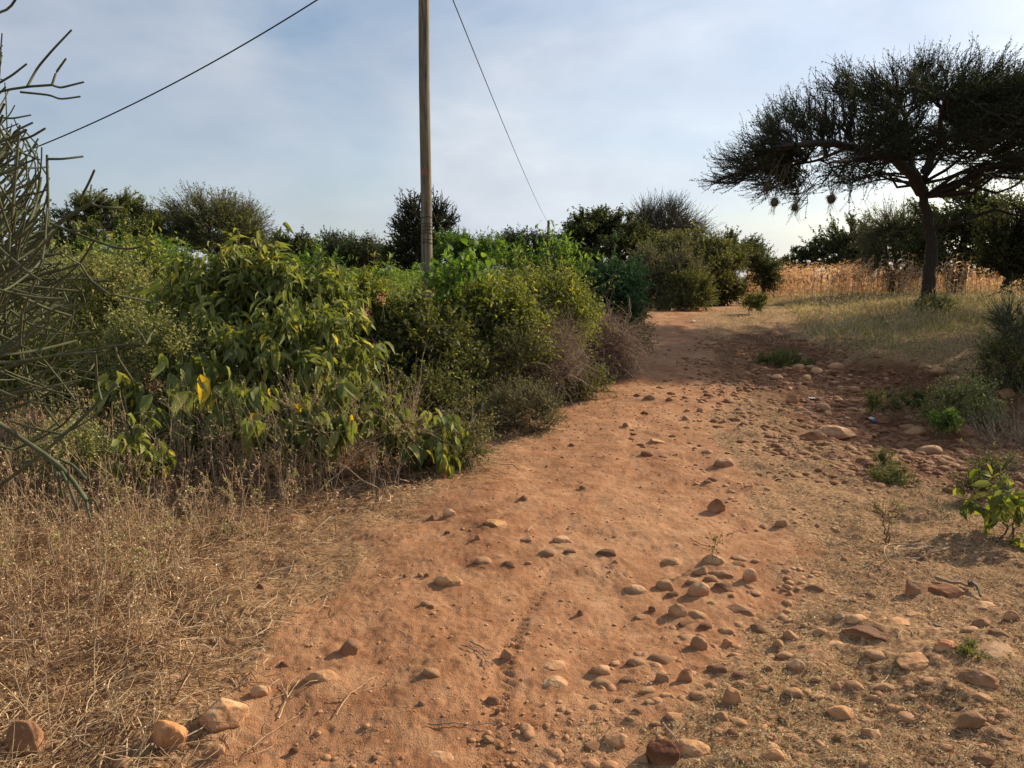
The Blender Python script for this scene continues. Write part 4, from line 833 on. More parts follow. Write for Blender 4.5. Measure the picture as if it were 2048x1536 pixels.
plant('feathery_shrub', "layered feathery light green shrub beside the track", SH, 10.6, [(1085, 615, 76, 54), (1030, 610, 48, 38), (1120, 630, 60, 50)], n2=130, n3=2000, nl=22000, lf=(.055, .018), lm='yellowgreen', bm='stem', r0=.022, nstem=14, spread=.5, twr=.003, tw=(.2, .55), twup=.0, droop=.35, kpart=('stem', 'foliage'), shell=.4, lumpy=.15)
plant('feathery_shrub', "rounded blue green shrub hanging over the track", SH, 14.0, [(1228, 585, 52, 48), (1190, 600, 40, 54)], n2=120, n3=1700, nl=24000, lf=(.075, .028), lm='bluegreen', bm='stem', r0=.022, nstem=10, spread=.3, twr=.003, tw=(.2, .45), droop=.45, kpart=('stem', 'foliage'), shell=.5, lumpy=.1)
plant('feathery_shrub', "bright green sprig of large pinnate leaves topping the hedge", SH, 12.0, [(1110, 532, 32, 16), (1010, 548, 18, 18)], n2=20, n3=200, nl=2500, lf=(.09, .03), lm='bright', bm='green', r0=.012, nstem=4, spread=.2, twr=.003, tw=(.3, .6), kpart=('stem', 'foliage'))
plant('climber', "bright twining climber with heart shaped leaves on the hedge top beside the pole", SH, 9.4, [(915, 560, 22, 22), (930, 540, 10, 14), (890, 590, 22, 16)], n2=20, n3=90, nl=420, lf=(.085, .065), tm='leaf', lm='bright', bm='green', r0=.006, nstem=4, spread=.15, twr=.0025, tw=(.2, .5), droop=.5, kpart=('stem', 'foliage'))
plant('leafy_shrub', "shadowed low shrub with small leaves under the layered feathery one", SH, 9.0, [(1000, 740, 60, 50), (930, 790, 60, 46), (1060, 700, 50, 36)], n2=110, n3=1500, nl=9000, lf=(.032, .018), lm='olive', bm='stem', r0=.014, nstem=18, spread=.5, twr=.0025, tw=(.15, .4), kpart=('stem', 'foliage'), shell=.3)
plant('dead_shrub', "heap of dead mauve brown thorny branches by the track", 'brush', 9.7, [(1080, 705, 70, 50), (1040, 690, 50, 36), (1110, 750, 56, 40)], n2=260, n3=3600, nl=5000, lf=(.02, .009), lm='dead', bm='dead', r0=.010, nstem=26, spread=.28, twr=.003, tw=(.2, .6), twup=.0, wig=.4, droop=.25, kpart=('branch', 'twigs'), shell=.2)
plant('dead_shrub', "arching heap of dead thorn branches just before the bend of the hedge", 'brush', 11.3, [(1215, 690, 50, 46), (1170, 710, 50, 44), (1235, 720, 34, 38)], n2=260, n3=3600, nl=5000, lf=(.02, .009), lm='dead', bm='dead', r0=.010, nstem=24, spread=.25, twr=.0035, tw=(.2, .7), twup=.0, wig=.45, droop=.25, kpart=('branch', 'twigs'), shell=.3)
plant('leafy_shrub', "narrow dark green shrub edging the track past the dead brush", SH, 14.2, [(1270, 690, 24, 44), (1262, 650, 26, 30), (1250, 635, 26, 24)], n2=70, n3=1100, nl=14000, lf=(.045, .018), lm='olive', bm='stem', r0=.012, nstem=14, spread=.25, twr=.003, tw=(.15, .4), twup=.4, kpart=('stem', 'foliage'), shell=.2)
plant('leafy_shrub', "small dark shrub crouching in front of the dead brush", SH, 9.8, [(1140, 790, 40, 30), (1180, 770, 34, 26)], n2=60, n3=900, nl=7000, lf=(.03, .014), lm='olive', bm='stem', r0=.008, nstem=14, spread=.25, twr=.0025, tw=(.12, .3), kpart=('stem', 'foliage'), shell=.2)
plant('leafy_shrub', "grey green sprawling herb on the ground before the small dark shrub", SH, 7.8, [(1050, 810, 56, 36), (1010, 840, 50, 30), (1080, 850, 36, 22)], n2=80, n3=1500, nl=11000, lf=(.022, .011), lm='grey', bm='stem', r0=.005, nstem=20, spread=.4, twr=.002, tw=(.1, .3), kpart=('stem', 'foliage'), shell=.1)
plant('leafy_shrub', "weedy tuft with small leaves at the near end of the hedge foot", SH, 6.3, [(930, 885, 50, 34), (880, 910, 40, 30)], n2=60, n3=900, nl=5000, lf=(.026, .013), lm='olive', bm='stem', r0=.004, nstem=16, spread=.3, twr=.002, tw=(.1, .3), kpart=('stem', 'foliage'), shell=.1)
def blossoms(label, px, py, D, n, r):
    c = at(px, py, D); mb = MB(); P = RNG.normal(size=(n, 3))*r; mb.add(*leaves(P, rdir(n), .02, .016, 'quad'))
    mb.add(*tubes(curves(np.zeros((3, 3)), np.array([[0., .3, -1.]]*3), np.full(3, .25), 4, .1), np.full((3, 4), .003), 4), 1)
    link('flower_head', mb.mesh('flower_head', [G['pink'], B['green']]), label=label, cat='flower', group='pink flower heads in the hedge', loc=c)
G['pink'] = leafmat('petal_pink', [(0, (.5, .18, .12)), (1, (.75, .42, .3))], trans=.3, tint=(1, 1, 1))
blossoms("pale pink flower head nearer to the pole side of the hedge", 765, 598, 8.0, 60, .028)
blossoms("salmon pink flower head nearer to the drooping leaved shrub", 732, 625, 7.9, 70, .032)

# plants on the stony side
plant('herb', "pale yellow green bushy herb growing in the stony gully", 'plant', 8.7, [(1930, 805, 60, 36), (1900, 830, 50, 22), (1960, 830, 50, 20)], n2=70, n3=1500, nl=12000, lf=(.024, .013), lm='herb', bm='green', r0=.006, nstem=16, spread=.3, twr=.002, tw=(.1, .28), twup=.5, kpart=('stem', 'foliage'), shell=.1)
plant('herb', "bright green low herb at the foot of the pale bushy one", 'plant', 8.0, [(1885, 840, 24, 9)], n2=24, n3=300, nl=1600, lf=(.028, .014), lm='bright', bm='green', r0=.003, nstem=8, spread=.12, twr=.002, tw=(.05, .14), kpart=('stem', 'foliage'))
plant('herb', "green spreading herb on the gully floor behind the blue and white scrap", 'plant', 9.3, [(1770, 805, 40, 12), (1830, 800, 26, 10)], n2=40, n3=600, nl=4500, lf=(.024, .012), lm='olive', bm='green', r0=.003, nstem=14, spread=.3, twr=.002, tw=(.05, .16), kpart=('stem', 'foliage'))
plant('herb', "dark green shrub cut by the frame above the eroded bank", SH, 9.4, [(2010, 735, 60, 40), (2060, 720, 60, 60)], n2=90, n3=1500, nl=14000, lf=(.026, .014), lm='olive', bm='stem', r0=.01, nstem=16, spread=.4, twr=.0025, tw=(.12, .35), kpart=('stem', 'foliage'), shell=.1)
plant('pencil_shrub', "thin leafless green stemmed shrub at the frame edge on the slope", SH, 9.2, [(2035, 650, 36, 34)], n2=50, n3=420, nl=0, lm='olive', bm='pencil', r0=.012, nstem=8, spread=.15, twr=.005, tw=(.15, .3), twup=.5, kpart=('stem', 'branch'))
plant('broadleaf_herb', "knee high plant with big bright leaves on bare stems at the frame edge", 'plant', 4.6, [(1995, 975, 44, 26), (2035, 1010, 40, 40), (1975, 1010, 26, 36), (1995, 1075, 30, 26)], n2=20, n3=70, nl=210, lf=(.082, .046), tm='leaf', droop=.7, lm='yellowgreen', bm='stem', r0=.007, nstem=6, spread=.12, twr=.0028, tw=(.06, .18), kpart=('stem', 'foliage'), lup=.7)
plant('herb', "spindly dark green herb behind the big leaved plant", 'plant', 5.4, [(1950, 975, 26, 40), (1990, 960, 30, 30)], n2=30, n3=360, nl=2200, lf=(.022, .009), lm='olive', bm='stem', r0=.004, nstem=10, spread=.1, twr=.0018, tw=(.08, .25), twup=.6, kpart=('stem', 'foliage'))
plant('seedling', "small forked thorny seedling on the dry ground cover", 'plant', 4.55, [(1777, 1030, 24, 20)], n2=12, n3=60, nl=500, lf=(.011, .006), lm='olive', bm='reddish', r0=.007, nstem=2, spread=.01, twr=.0016, tw=(.04, .12), twup=.5, kpart=('stem', 'foliage'))
plant('seedling', "slim pale seedling on a single straight stem", 'plant', 4.45, [(1878, 1020, 20, 22)], n2=8, n3=40, nl=320, lf=(.012, .007), lm='grey', bm='strawstem', r0=.004, nstem=1, spread=.005, twr=.0012, tw=(.04, .12), twup=.5, kpart=('stem', 'foliage'))
plant('seedling', "tiny dark leaved sprout beside the stone pile", 'plant', 4.0, [(1425, 1095, 14, 18)], n2=5, n3=16, nl=60, lf=(.016, .009), lm='olive', bm='reddish', r0=.0025, nstem=2, spread=.01, twr=.001, tw=(.03, .07), kpart=('stem', 'foliage'))
plant('herb', "low mat of fine green herb on the verge above the seedlings", 'plant', 6.0, [(1790, 955, 40, 9), (1760, 960, 24, 8)], n2=40, n3=600, nl=5000, lf=(.013, .007), lm='olive', bm='green', r0=.002, nstem=20, spread=.25, twr=.0014, tw=(.04, .12), kpart=('stem', 'foliage'))
plant('herb', "small upright green herb between the verge and the stony gully", 'plant', 6.3, [(1768, 925, 16, 16)], n2=14, n3=200, nl=1400, lf=(.014, .007), lm='olive', bm='green', r0=.003, nstem=5, spread=.04, twr=.0014, tw=(.05, .14), twup=.5, kpart=('stem', 'foliage'))
plant('herb', "green bushy tuft at the head of the gully beside the track", 'plant', 13.5, [(1560, 728, 40, 14), (1600, 745, 34, 12)], n2=60, n3=1000, nl=9000, lf=(.035, .014), lm='olive', bm='green', r0=.004, nstem=16, spread=.4, twr=.003, tw=(.1, .25), kpart=('stem', 'foliage'))
plant('herb', "little round green bush beside the crooked tree at the corner of the slope", 'plant', 22, [(1510, 603, 18, 12)], n2=30, n3=400, nl=3000, lf=(.06, .03), lm='olive', bm='stem', r0=.01, nstem=6, spread=.15, twr=.004, tw=(.1, .3), kpart=('stem', 'foliage'))
plant('herb', "sunlit yellow green weeds at the foot of the big acacia", 'plant', 18.6, [(1870, 620, 32, 14), (1840, 630, 20, 10)], n2=40, n3=700, nl=5000, lf=(.045, .02), lm='yellowgreen', bm='green', r0=.005, nstem=12, spread=.35, twr=.003, tw=(.15, .35), twup=.6, kpart=('stem', 'foliage'))
plant('herb', "green tuft growing against the biggest grey brown slab", 'plant', 2.95, [(1935, 1310, 30, 14)], n2=20, n3=260, nl=1300, lf=(.009, .004), lm='yellowgreen', bm='green', r0=.0015, nstem=10, spread=.05, twr=.0009, tw=(.03, .07), kpart=('stem', 'foliage'))
plant('herb', "small limp leaved herb standing alone in the straw near the track", 'plant', 4.55, [(445, 1058, 16, 22), (490, 1075, 20, 20)], n2=8, n3=26, nl=70, lf=(.055, .026), tm='leaf', droop=1.1, lm='grey', bm='strawstem', r0=.0035, nstem=3, spread=.06, twr=.0015, tw=(.04, .1), kpart=('stem', 'foliage'))
plant('dry_bush', "tangle of bare pale twigs at the frame edge below the gully", 'plant', 6.2, [(2020, 880, 60, 40), (2060, 920, 60, 40)], n2=60, n3=500, nl=400, lf=(.012, .006), lm='grey', bm='twiggrey', r0=.004, nstem=14, spread=.3, twr=.0016, tw=(.15, .4), kpart=('stem', 'twigs'), droop=.2)

plant('leafy_shrub', "low olive shrub filling the hedge below the yellow green one", SH, 7.6, [(700, 780, 70, 56), (640, 760, 60, 50), (770, 820, 60, 44)], n2=110, n3=1500, nl=12000, lf=(.042, .022), lm='olive', bm='stem', r0=.012, nstem=18, spread=.5, twr=.0025, tw=(.12, .35), kpart=('stem', 'foliage'), shell=.2)
plant('leafy_shrub', "dark leafy shrub low in the hedge behind the small pale leaved clump", SH, 7.8, [(860, 810, 60, 50), (930, 830, 50, 40)], n2=90, n3=1200, nl=9000, lf=(.036, .018), lm='dark', bm='stem', r0=.012, nstem=14, spread=.4, twr=.0025, tw=(.12, .35), kpart=('stem', 'foliage'), shell=.2)
acacia("long low acacia belt tree between the distant pole and the large dark tree", 52, 1120, 0, 75, 482, 545, n3=2200, nl=30000, lm='acacia', lf=(.11, .05), tw=(.4, 1.0), drop=.35)
plant('leafy_tree', "dark rounded tree far behind the bean field left of the spiky tree", T, 50, [(745, 515, 50, 22), (700, 520, 60, 18)], n2=70, n3=900, nl=13500, lf=(.12, .06), lm='tree', bm='dark', r0=.12, nstem=4, spread=.6, shell=.3)

plant('leafy_shrub', "yellow green shrub at ground level behind the lower pencil thin stems", SH, 6.6, [(60, 760, 80, 70), (160, 780, 60, 60), (-40, 700, 80, 90)], n2=110, n3=1500, nl=11000, lf=(.045, .020), lm='yellowgreen', bm='stem', r0=.010, nstem=18, spread=.6, twr=.0025, tw=(.12, .4), twup=.4, kpart=('stem', 'foliage'), shell=.2)
plant('flowering_herb', "dry feathery herb with pale tips among the middle drooping leaves", SH, 5.9, [(660, 850, 110, 60), (480, 870, 110, 50), (800, 850, 80, 50)], n2=110, n3=900, nl=4000, lf=(.016, .008), lm='pale', bm='strawstem', r0=.006, nstem=26, spread=.5, twr=.0016, tw=(.12, .4), twup=.4, kpart=('stem', 'foliage'), shell=.1)
plant('broadleaf_herb', "single leggy shoot with paired leaves sticking up beside the tall pole", 'plant', 8.8, [(905, 545, 10, 20), (770, 560, 12, 14)], n2=8, n3=26, nl=110, lf=(.09, .035), tm='leaf', droop=.3, lm='bright', bm='green', r0=.006, nstem=4, spread=.1, twr=.003, tw=(.1, .3), twup=.8, kpart=('stem', 'foliage'))
acacia("olive acacia joining the tree line between the flat topped one and the dark pointed tree", 42, 500, 0, 60, 462, 525, n3=1800, nl=20000, lm='acacia_olive', lf=(.10, .045), tw=(.4, 1.0), drop=.4)
acacia("low dark acacia behind the shrubs where the track disappears", 48, 1400, 0, 50, 485, 550, n3=2000, nl=24000, lm='acacia', lf=(.11, .05), tw=(.4, 1.0), drop=.5)

plant('flowering_herb', "pale green weedy herb rising from the straw under the forked pencil stems", 'plant', 5.2, [(160, 900, 50, 50), (110, 930, 40, 40)], n2=40, n3=500, nl=4200, lf=(.020, .010), lm='herb', bm='green', r0=.004, nstem=12, spread=.2, twr=.0018, tw=(.08, .25), twup=.5, kpart=('stem', 'foliage'), shell=.1)
plant('broadleaf_herb', "small clump of pale hanging leaves standing in the straw before the very large leaved clump", 'plant', 5.1, [(265, 900, 40, 44), (310, 930, 30, 30)], n2=16, n3=70, nl=230, lf=(.085, .040), tm='leaf', droop=1.1, lm='broad', bm='green', r0=.005, nstem=7, spread=.14, twr=.0022, tw=(.06, .18), kpart=('stem', 'foliage'), lup=.8)
plant('leafy_shrub', "fresh green shrub with rising shoots on the field side of the tall drooping shrub", SH, 10.6, [(340, 560, 70, 40), (230, 560, 70, 44), (620, 570, 60, 34)], n2=110, n3=1500, nl=14000, lf=(.065, .026), lm='bright', bm='green', r0=.015, nstem=16, spread=.9, twr=.003, tw=(.2, .5), twup=.6, kpart=('stem', 'foliage'), shell=.2)

# ------------------------------------------------------------------ grass, straw, ground cover, crops
def stuff(name, mb, mats, label, cat): link(name, mb.mesh(name, mats), label=label, cat=cat, kind='stuff')
def upd(n, lean=.35): return nrm(np.c_[RNG.normal(size=(n, 2))*lean, np.ones(n)])
def straws(x, y, L, W, arch=.03, hmax=.02):   # loose straws lying on the ground
    n = len(x); a = U(0, 2*pi, n); K = 4; t = np.linspace(-.5, .5, K)[None]
    cv = RNG.normal(size=n)*.6; ang = a[:, None]+cv[:, None]*t
    X = x[:, None]+np.cos(ang)*t*L[:, None]; Y = y[:, None]+np.sin(ang)*t*L[:, None]
    Z = gz(X, Y)+.003+U(0, hmax, n)[:, None]*(1-2*np.abs(t)*U(0, 1, n)[:, None])+L[:, None]*RNG.normal(size=n)[:, None]*.15*np.abs(t)
    return tubes(np.stack([X, Y, Z], -1), W[:, None]/2*np.linspace(1, .5, K)[None], 3)
# left: thick dry weeds and straw
def left_region(n, y0=1.7, y1=7.0, edge=.0, p=1.0):
    y = y0+(y1-y0)*U(0, 1, n)**p; x = xpath(y)-wpath(y)*(1.0+edge)-U(0, 1, n)**.8*(2.2+y*.45)+.12*RNG.normal(size=n)
    return x, y
mb = MB()
x, y = left_region(12000, y0=1.8, y1=6.8, edge=.08, p=1.2); n = len(x); k = fbm(x+7, y, 3, 1.1)+U(-.6, .9, n)+.4*sstep(.5, 2.2, xpath(y)-wpath(y)-x) > .2; x, y = x[k], y[k]; n = len(x)
dp = sstep(.0, 1.6, xpath(y)-wpath(y)-x)
mb.add(*tubes(curves(gp(x, y, .005)+np.c_[np.zeros((n, 2)), U(0, .14, n)*dp], nrm(np.c_[RNG.normal(size=(n, 2)), np.abs(RNG.normal(size=n))*.5]), U(.06, .26, n)*(.4+.6*dp), 6, .3, (0, 0, -.06)), (U(.0011, .0024, n))[:, None]*np.linspace(1, .5, 6)[None], 3), 1)
x, y = left_region(36000, p=1.3); keep = fbm(x, y, 3, 1.3)+U(-.5, .9, len(x)) > -.25; x, y = x[keep], y[keep]
x = x[::2]; y = y[::2]; mb.add(*straws(x, y, U(.06, .24, len(x)), U(.003, .0062, len(x)), hmax=.07), 0)
x, y = left_region(15000, y0=1.9, y1=6.2, edge=.12, p=1.2); n = len(x); dens = sstep(.1, 1.2, xpath(y)-wpath(y)*1.05-x)
k = U(0, 1, n) < dens; x, y = x[k], y[k]; n = len(x)
mb.add(*blades(gp(x, y), upd(n, .7), U(.06, .26, n)*(1+.5*fbm(x, y, 2, .8)), U(.0025, .006, n), U(.2, .9, n)), 1)
# weedy stalks with side twigs and dry heads
def stalks(x, y, H, r, kids, mats=(0, 1), head=.004, nh=4, lean=.2, wig=.07):
    n = len(x); C = curves(gp(x, y, -.01), upd(n, lean), H, 6, wig, (0, 0, .05)); V = tubes(C, r[:, None]*np.linspace(1, .45, 6)[None], 4)
    mb.add(*V, mats[0]); m = n*kids; i = np.repeat(np.arange(n), kids); P, T_ = sample(C, i, U(.25, 1, m))
    C2 = curves(P, T_*.6+rdir(m)*.6+[0, 0, .3], U(.12, .38, m)*H[i], 5, .18, (0, 0, .06)); mb.add(*tubes(C2, (r[i]*.5)[:, None]*np.linspace(1, .4, 5)[None], 3), mats[0])
    m3 = m*2; i3 = RNG.integers(0, m, m3); P, T_ = sample(C2, i3, U(.3, 1, m3)); C3 = curves(P, T_*.6+rdir(m3)*.7+[0, 0, .2], U(.02, .07, m3), 4, .2)
    mb.add(*tubes(C3, np.broadcast_to((r[0]*.28)*np.linspace(1, .5, 4), (m3, 4)), 3), mats[0])
    q = m3*nh; i4 = RNG.integers(0, m3, q); P, T_ = sample(C3, i4, U(.5, 1, q)); mb.add(*leaves(P, rdir(q), head*U(.6, 1.6, q), head*.7*U(.6, 1.4, q)), mats[1])
x, y = left_region(1100, y0=1.9, y1=6.0, edge=.45, p=1.0); n = len(x); q_ = sstep(.2, 2.2, xpath(y)-wpath(y)-x); stalks(x, y, U(.16, .40, n)+.28*q_*U(0, 1, n), U(.0018, .0036, n), 5, (2, 3), .010, 4)
x, y = left_region(300, y0=2.2, y1=6.0, edge=.2); n = len(x); stalks(x, y, U(.14, .42, n), U(.0014, .003, n), 2, (4, 3), .007, 2)
x, y = left_region(170, y0=3.4, y1=6.3, edge=.5); n = len(x); stalks(x, y, U(.2, .5, n), U(.0016, .003, n), 6, (2, 5), .014, 6)
stuff('dry_weeds', mb, [G['straw'], G['strawred'], B['strawstem'], G['straw'], B['reddish'], G['pale']], "thick dry straw and brittle dead weeds covering the verge before the hedge", 'dry weeds')
# hedge foot: dead stalks and pale herbs in front of the shrubs
mb = MB(); n = 260; y = U(5.3, 7.0, n); x = -4.2+U(0, 1, n)*(xpath(y)-wpath(y)*1.15+4.2); H = U(.2, .5, n)
stalks(x, y, H, U(.0018, .0035, n), 5, (0, 1), .012, 4, lean=.25)
n = 260; y = U(7.4, 14, n); x = xpath(y)-wpath(y)*1.25-U(0, 1, n)**1.5*1.2; stalks(x, y, U(.15, .45, n), U(.002, .004, n), 4, (0, 2), .014, 4, lean=.4)
n = 300; y = U(5.3, 6.8, n); x = U(-5, -1.4, n); stalks(x, y, U(.25, .75, n), U(.0018, .0035, n), 5, (3, 2), .014, 5, lean=.15)
n = 22000; y = U(5.0, 9.5, n); x = xpath(y)-wpath(y)*1.15-U(0, 1, n)*4.2; mb.add(*leaves(gp(x, y, .004)+np.c_[np.zeros((n, 2)), U(0, .035, n)], nrm(np.c_[RNG.normal(size=(n, 2)), RNG.normal(size=n)*.3]), U(.012, .05, n), U(.006, .024, n), 'quad', 1.2), 4)
stuff('hedge_undergrowth', mb, [B['dead'], G['dead'], G['pale'], B['strawstem'], G['strawred']], "dead stalks, pale seed heads and fallen leaves under the hedge shrubs", 'undergrowth')

# edges of the track: short pale straw and creeping dry mat
mb = MB()
n = 85000; y = 1.9+U(0, 1, n)**1.7*10; u = 1.0+U(0, 1, n)*1.0; x = xpath(y)+wpath(y)*.92+(u-1)*(2.6+.1*y); rm = sstep(.9, 1.7, x+.3*(2.4-y)+.45*fbm(x, y, 3, 1.0))
xx = xpath(y)-.2+U(0, 1, n)*3.0; xx = xedge(y)-.2+U(0, 1, n)*(.8+.75*y); sel = (y < 4.6) & (U(0, 1, n) < .8); x = np.where(sel, xx, x)
d = fbm(x, y, 4, 1.4)+.45*(sstep(1.15, 1.8, path_u(x, y)))-.25*bare(x, y) + .8*sstep(0, .6, x-xedge(y))*(y < 4.6)-.15
k = (d+U(-.25, .25, n) > .12) & ~((y > 5.5) & (np.abs(x-xgully(y)) < gully_w(y)*.8)); x, y = x[k], y[k]; n = len(x)
rp = np.where(U(0, 1, n) < .5, 1, 0)
P = gp(x, y)+np.c_[np.zeros((n, 2)), U(.0, .014, n)]
mb.add(*leaves(P, nrm(np.c_[RNG.normal(size=(n, 2)), RNG.normal(size=n)*.5]), U(.005, .016, n)*(1+y*.06), U(.003, .008, n)*(1+y*.06), 'quad', .6), 0)
j = RNG.integers(0, n, 16000); xs = x[j]+RNG.normal(size=16000)*.05; ys = y[j]+RNG.normal(size=16000)*.05
mb.add(*straws(xs, ys, U(.03, .12, 16000), U(.001, .0022, 16000), hmax=.015), 1)
j = RNG.integers(0, n, 9000); xs = x[j]+RNG.normal(size=9000)*.05; ys = y[j]+RNG.normal(size=9000)*.05
mb.add(*blades(gp(xs, ys), upd(9000, .9), U(.02, .07, 9000), U(.001, .0025, 9000), .5), 1)
# green flecks
j = RNG.integers(0, n, 9000); xs = x[j]; ys = y[j]; g = fbm(xs+9, ys, 3, .9) > .1; xs, ys = xs[g], ys[g]; m = len(xs)
mb.add(*leaves(gp(xs, ys)+np.c_[np.zeros((m, 2)), U(.003, .02, m)], rdir(m), U(.005, .014, m), U(.004, .008, m)), 2)
stuff('dry_ground_cover', mb, [G['mat'], G['straw'], G['olive']], "brittle pale ground cover creeping over soil between the stones", 'ground cover')
# straws strewn on the track
mb = MB(); n = 2600; y = 2.0+U(0, 1, n)**1.6*9; x = xpath(y)+U(-1, 1, n)*wpath(y)*1.1; k = U(0, 1, n) < .25+.75*sstep(.35, 1.0, np.abs(path_u(x, y))); x, y = x[k], y[k]
n = len(x); mb.add(*straws(x, y, U(.02, .13, n), U(.001, .0028, n), hmax=.006), 0)
n = 3200; y = 3.6+U(0, 1, n)*2.8; x = xpath(y)-wpath(y)*U(.75, 1.5, n); mb.add(*straws(x, y, U(.03, .12, n), U(.001, .0025, n), hmax=.012), 0)
stuff('straw_litter', mb, [G['straw']], "loose bits of pale straw scattered over the dirt track", 'straw')

# slope on the maize side
mb = MB()
n = 60000; y = 8+U(0, 1, n)**.8*30; x = xgully(y)+.8+U(0, 1, n)**1.1*(8+y*.75)
k = (x < (y+1)*.86) & (fbm(x, y, 3, .6)+U(-.7, 1.2, n) > -.1) & ~((y < 12) & (x < xgully(y)+1.3)); x, y = x[k], y[k]; n = len(x)
dist = np.hypot(x, y); straw = sstep(13, 19, y+.3*fbm(x, y, 2, .4)*6)
L = (1-.5*sstep(20, 25, y))*(U(.14, .36, n)+.22*straw)*(1+.3*fbm(x, y, 2, .5)); g = U(0, 1, n) < (.6-.5*straw)
tn = 6500; ty = 8+U(0, 1, tn)**.9*28; tx = xgully(ty)+.9+U(0, 1, tn)**1.1*(8+ty*.72); k = (tx < (ty+1)*.86) & (fbm(tx, ty, 3, .5)+U(-.5, .9, tn) > 0) & ~((ty < 12) & (tx < xgully(ty)+1.5)); tx, ty = tx[k], ty[k]
tj = np.repeat(np.arange(len(tx)), 15); m = len(tj); hx = tx[tj]+RNG.normal(size=m)*.05; hy = ty[tj]+RNG.normal(size=m)*.05; hl = (U(.25, .6, len(tx))*(.8+.4*sstep(12, 18, ty))*(1-.5*sstep(20, 25, ty)))[tj]*U(.5, 1.1, m)
mb.add(*blades(gp(hx, hy), upd(m, .6), hl, (.003+.00032*hy)*U(.6, 1.2, m), U(.15, 1.1, m), 5), 0)
for sel, mi in ((g, 1), (~g, 0)):
    m = int(sel.sum()); mb.add(*blades(gp(x[sel], y[sel]), upd(m, .4), L[sel], (.003+.00035*dist[sel])*U(.7, 1.3, m), U(.1, .6, m), 4), mi)
# wispy seed heads
n = 14000; y = 14+U(0, 1, n)**.9*9; x = xgully(y)+1+U(0, 1, n)*(6+y*.7); k = (x < (y+1)*.86); x, y = x[k], y[k]; n = len(x); h = U(.18, .55, n)
mb.add(*leaves(gp(x, y)+np.c_[np.zeros((n, 2)), h], upd(n, .8), U(.03, .09, n), U(.008, .02, n)), 0)
# low green herbs in patches
n = 60000; y = 8.5+U(0, 1, n)*12; x = xgully(y)+1.0+U(0, 1, n)*(5+y*.5); k = (fbm(x+4, y, 3, .45)+U(-.25, .25, n) > .0) & (x < (y+1)*.86); x, y = x[k], y[k]; n = len(x)
hh = U(.01, .16, n)*(1+.8*fbm(x, y, 2, 1.2)); mb.add(*leaves(gp(x, y)+np.c_[np.zeros((n, 2)), np.maximum(hh, .005)], rdir(n), U(.015, .045, n), U(.008, .02, n)), 1)
stuff('slope_grass', mb, [G['slope'], G['slopegreen']], "tall pale dry grass mixed with low green herbs on the slope", 'grass')
# sparse grass where the track bends
mb = MB(); n = 9000; y = U(15.5, 34, n); x = xpath(y)+wpath(y)*U(.1, 2.6, n)+U(0, .8, n); k = fbm(x, y, 3, .9)+U(-.4, .4, n) > .05; x, y = x[k], y[k]; n = len(x)
mb.add(*blades(gp(x, y), upd(n, .6), U(.05, .18, n), U(.006, .012, n), .4, 3), 0)
n = 5000; y = U(11, 20, n); x = xgully(y)+U(-1.3, -.1, n); k = fbm(x, y+3, 3, .9)+U(-.3, .3, n) > .1; x, y = x[k], y[k]; n = len(x)
mb.add(*blades(gp(x, y), upd(n, .7), U(.04, .12, n), U(.004, .008, n), .4, 3), 0)
stuff('verge_grass', mb, [G['slope']], "sparse short dry grass where the track bends", 'grass')

# bean field behind the hedge
mb = MB(); n = 120000; y = 11+U(0, 1, n)**1.1*30; x = xpath(y)-wpath(y)-2.6-U(0, 1, n)*(10+y*.85); k = x > -(y+2)*.85; x, y = x[k], y[k]; n = len(x)
h = (.42+.12*fbm(x, y, 3, .8))*(.55+.45*np.abs(np.sin((x*.8+y*.25)*3.2)))*U(.45, 1.05, n)
s = .045+.0022*y; mb.add(*leaves(gp(x, y)+np.c_[np.zeros((n, 2)), h], nrm(np.c_[RNG.normal(size=(n, 2)), RNG.normal(size=n)*.4-.1]), s*U(.6, 1.3, n), s*.6*U(.7, 1.3, n), 'quad', 1.0), 0)
n = 9000; y = 11+U(0, 1, n)*26; x = xpath(y)-wpath(y)-2.6-U(0, 1, n)*(10+y*.8); k = x > -(y+2)*.85; x, y = x[k], y[k]; n = len(x); mb.add(*blades(gp(x, y), upd(n, .3), U(.3, .55, n), .008, .1, 3), 1)
stuff('bean_field', mb, [G['bright'], B['green']], "bright green bean crop filling the field behind the hedge", 'crop')
# rough field edge growth behind the hedge shrubs
mb = MB(); n = 34000; y = 9.5+U(0, 1, n)*8; x = xpath(y)-wpath(y)-1.2-U(0, 1, n)*9; h = U(.0, .8, n)*(1+.5*fbm(x, y, 3, .9))
mb.add(*leaves(gp(x, y)+np.c_[np.zeros((n, 2)), np.maximum(h, .02)], rdir(n), U(.03, .07, n), U(.015, .03, n)), 0)
stuff('field_edge_growth', mb, [G['yellowgreen']], "rank green growth between the hedge and the bean field", 'undergrowth')

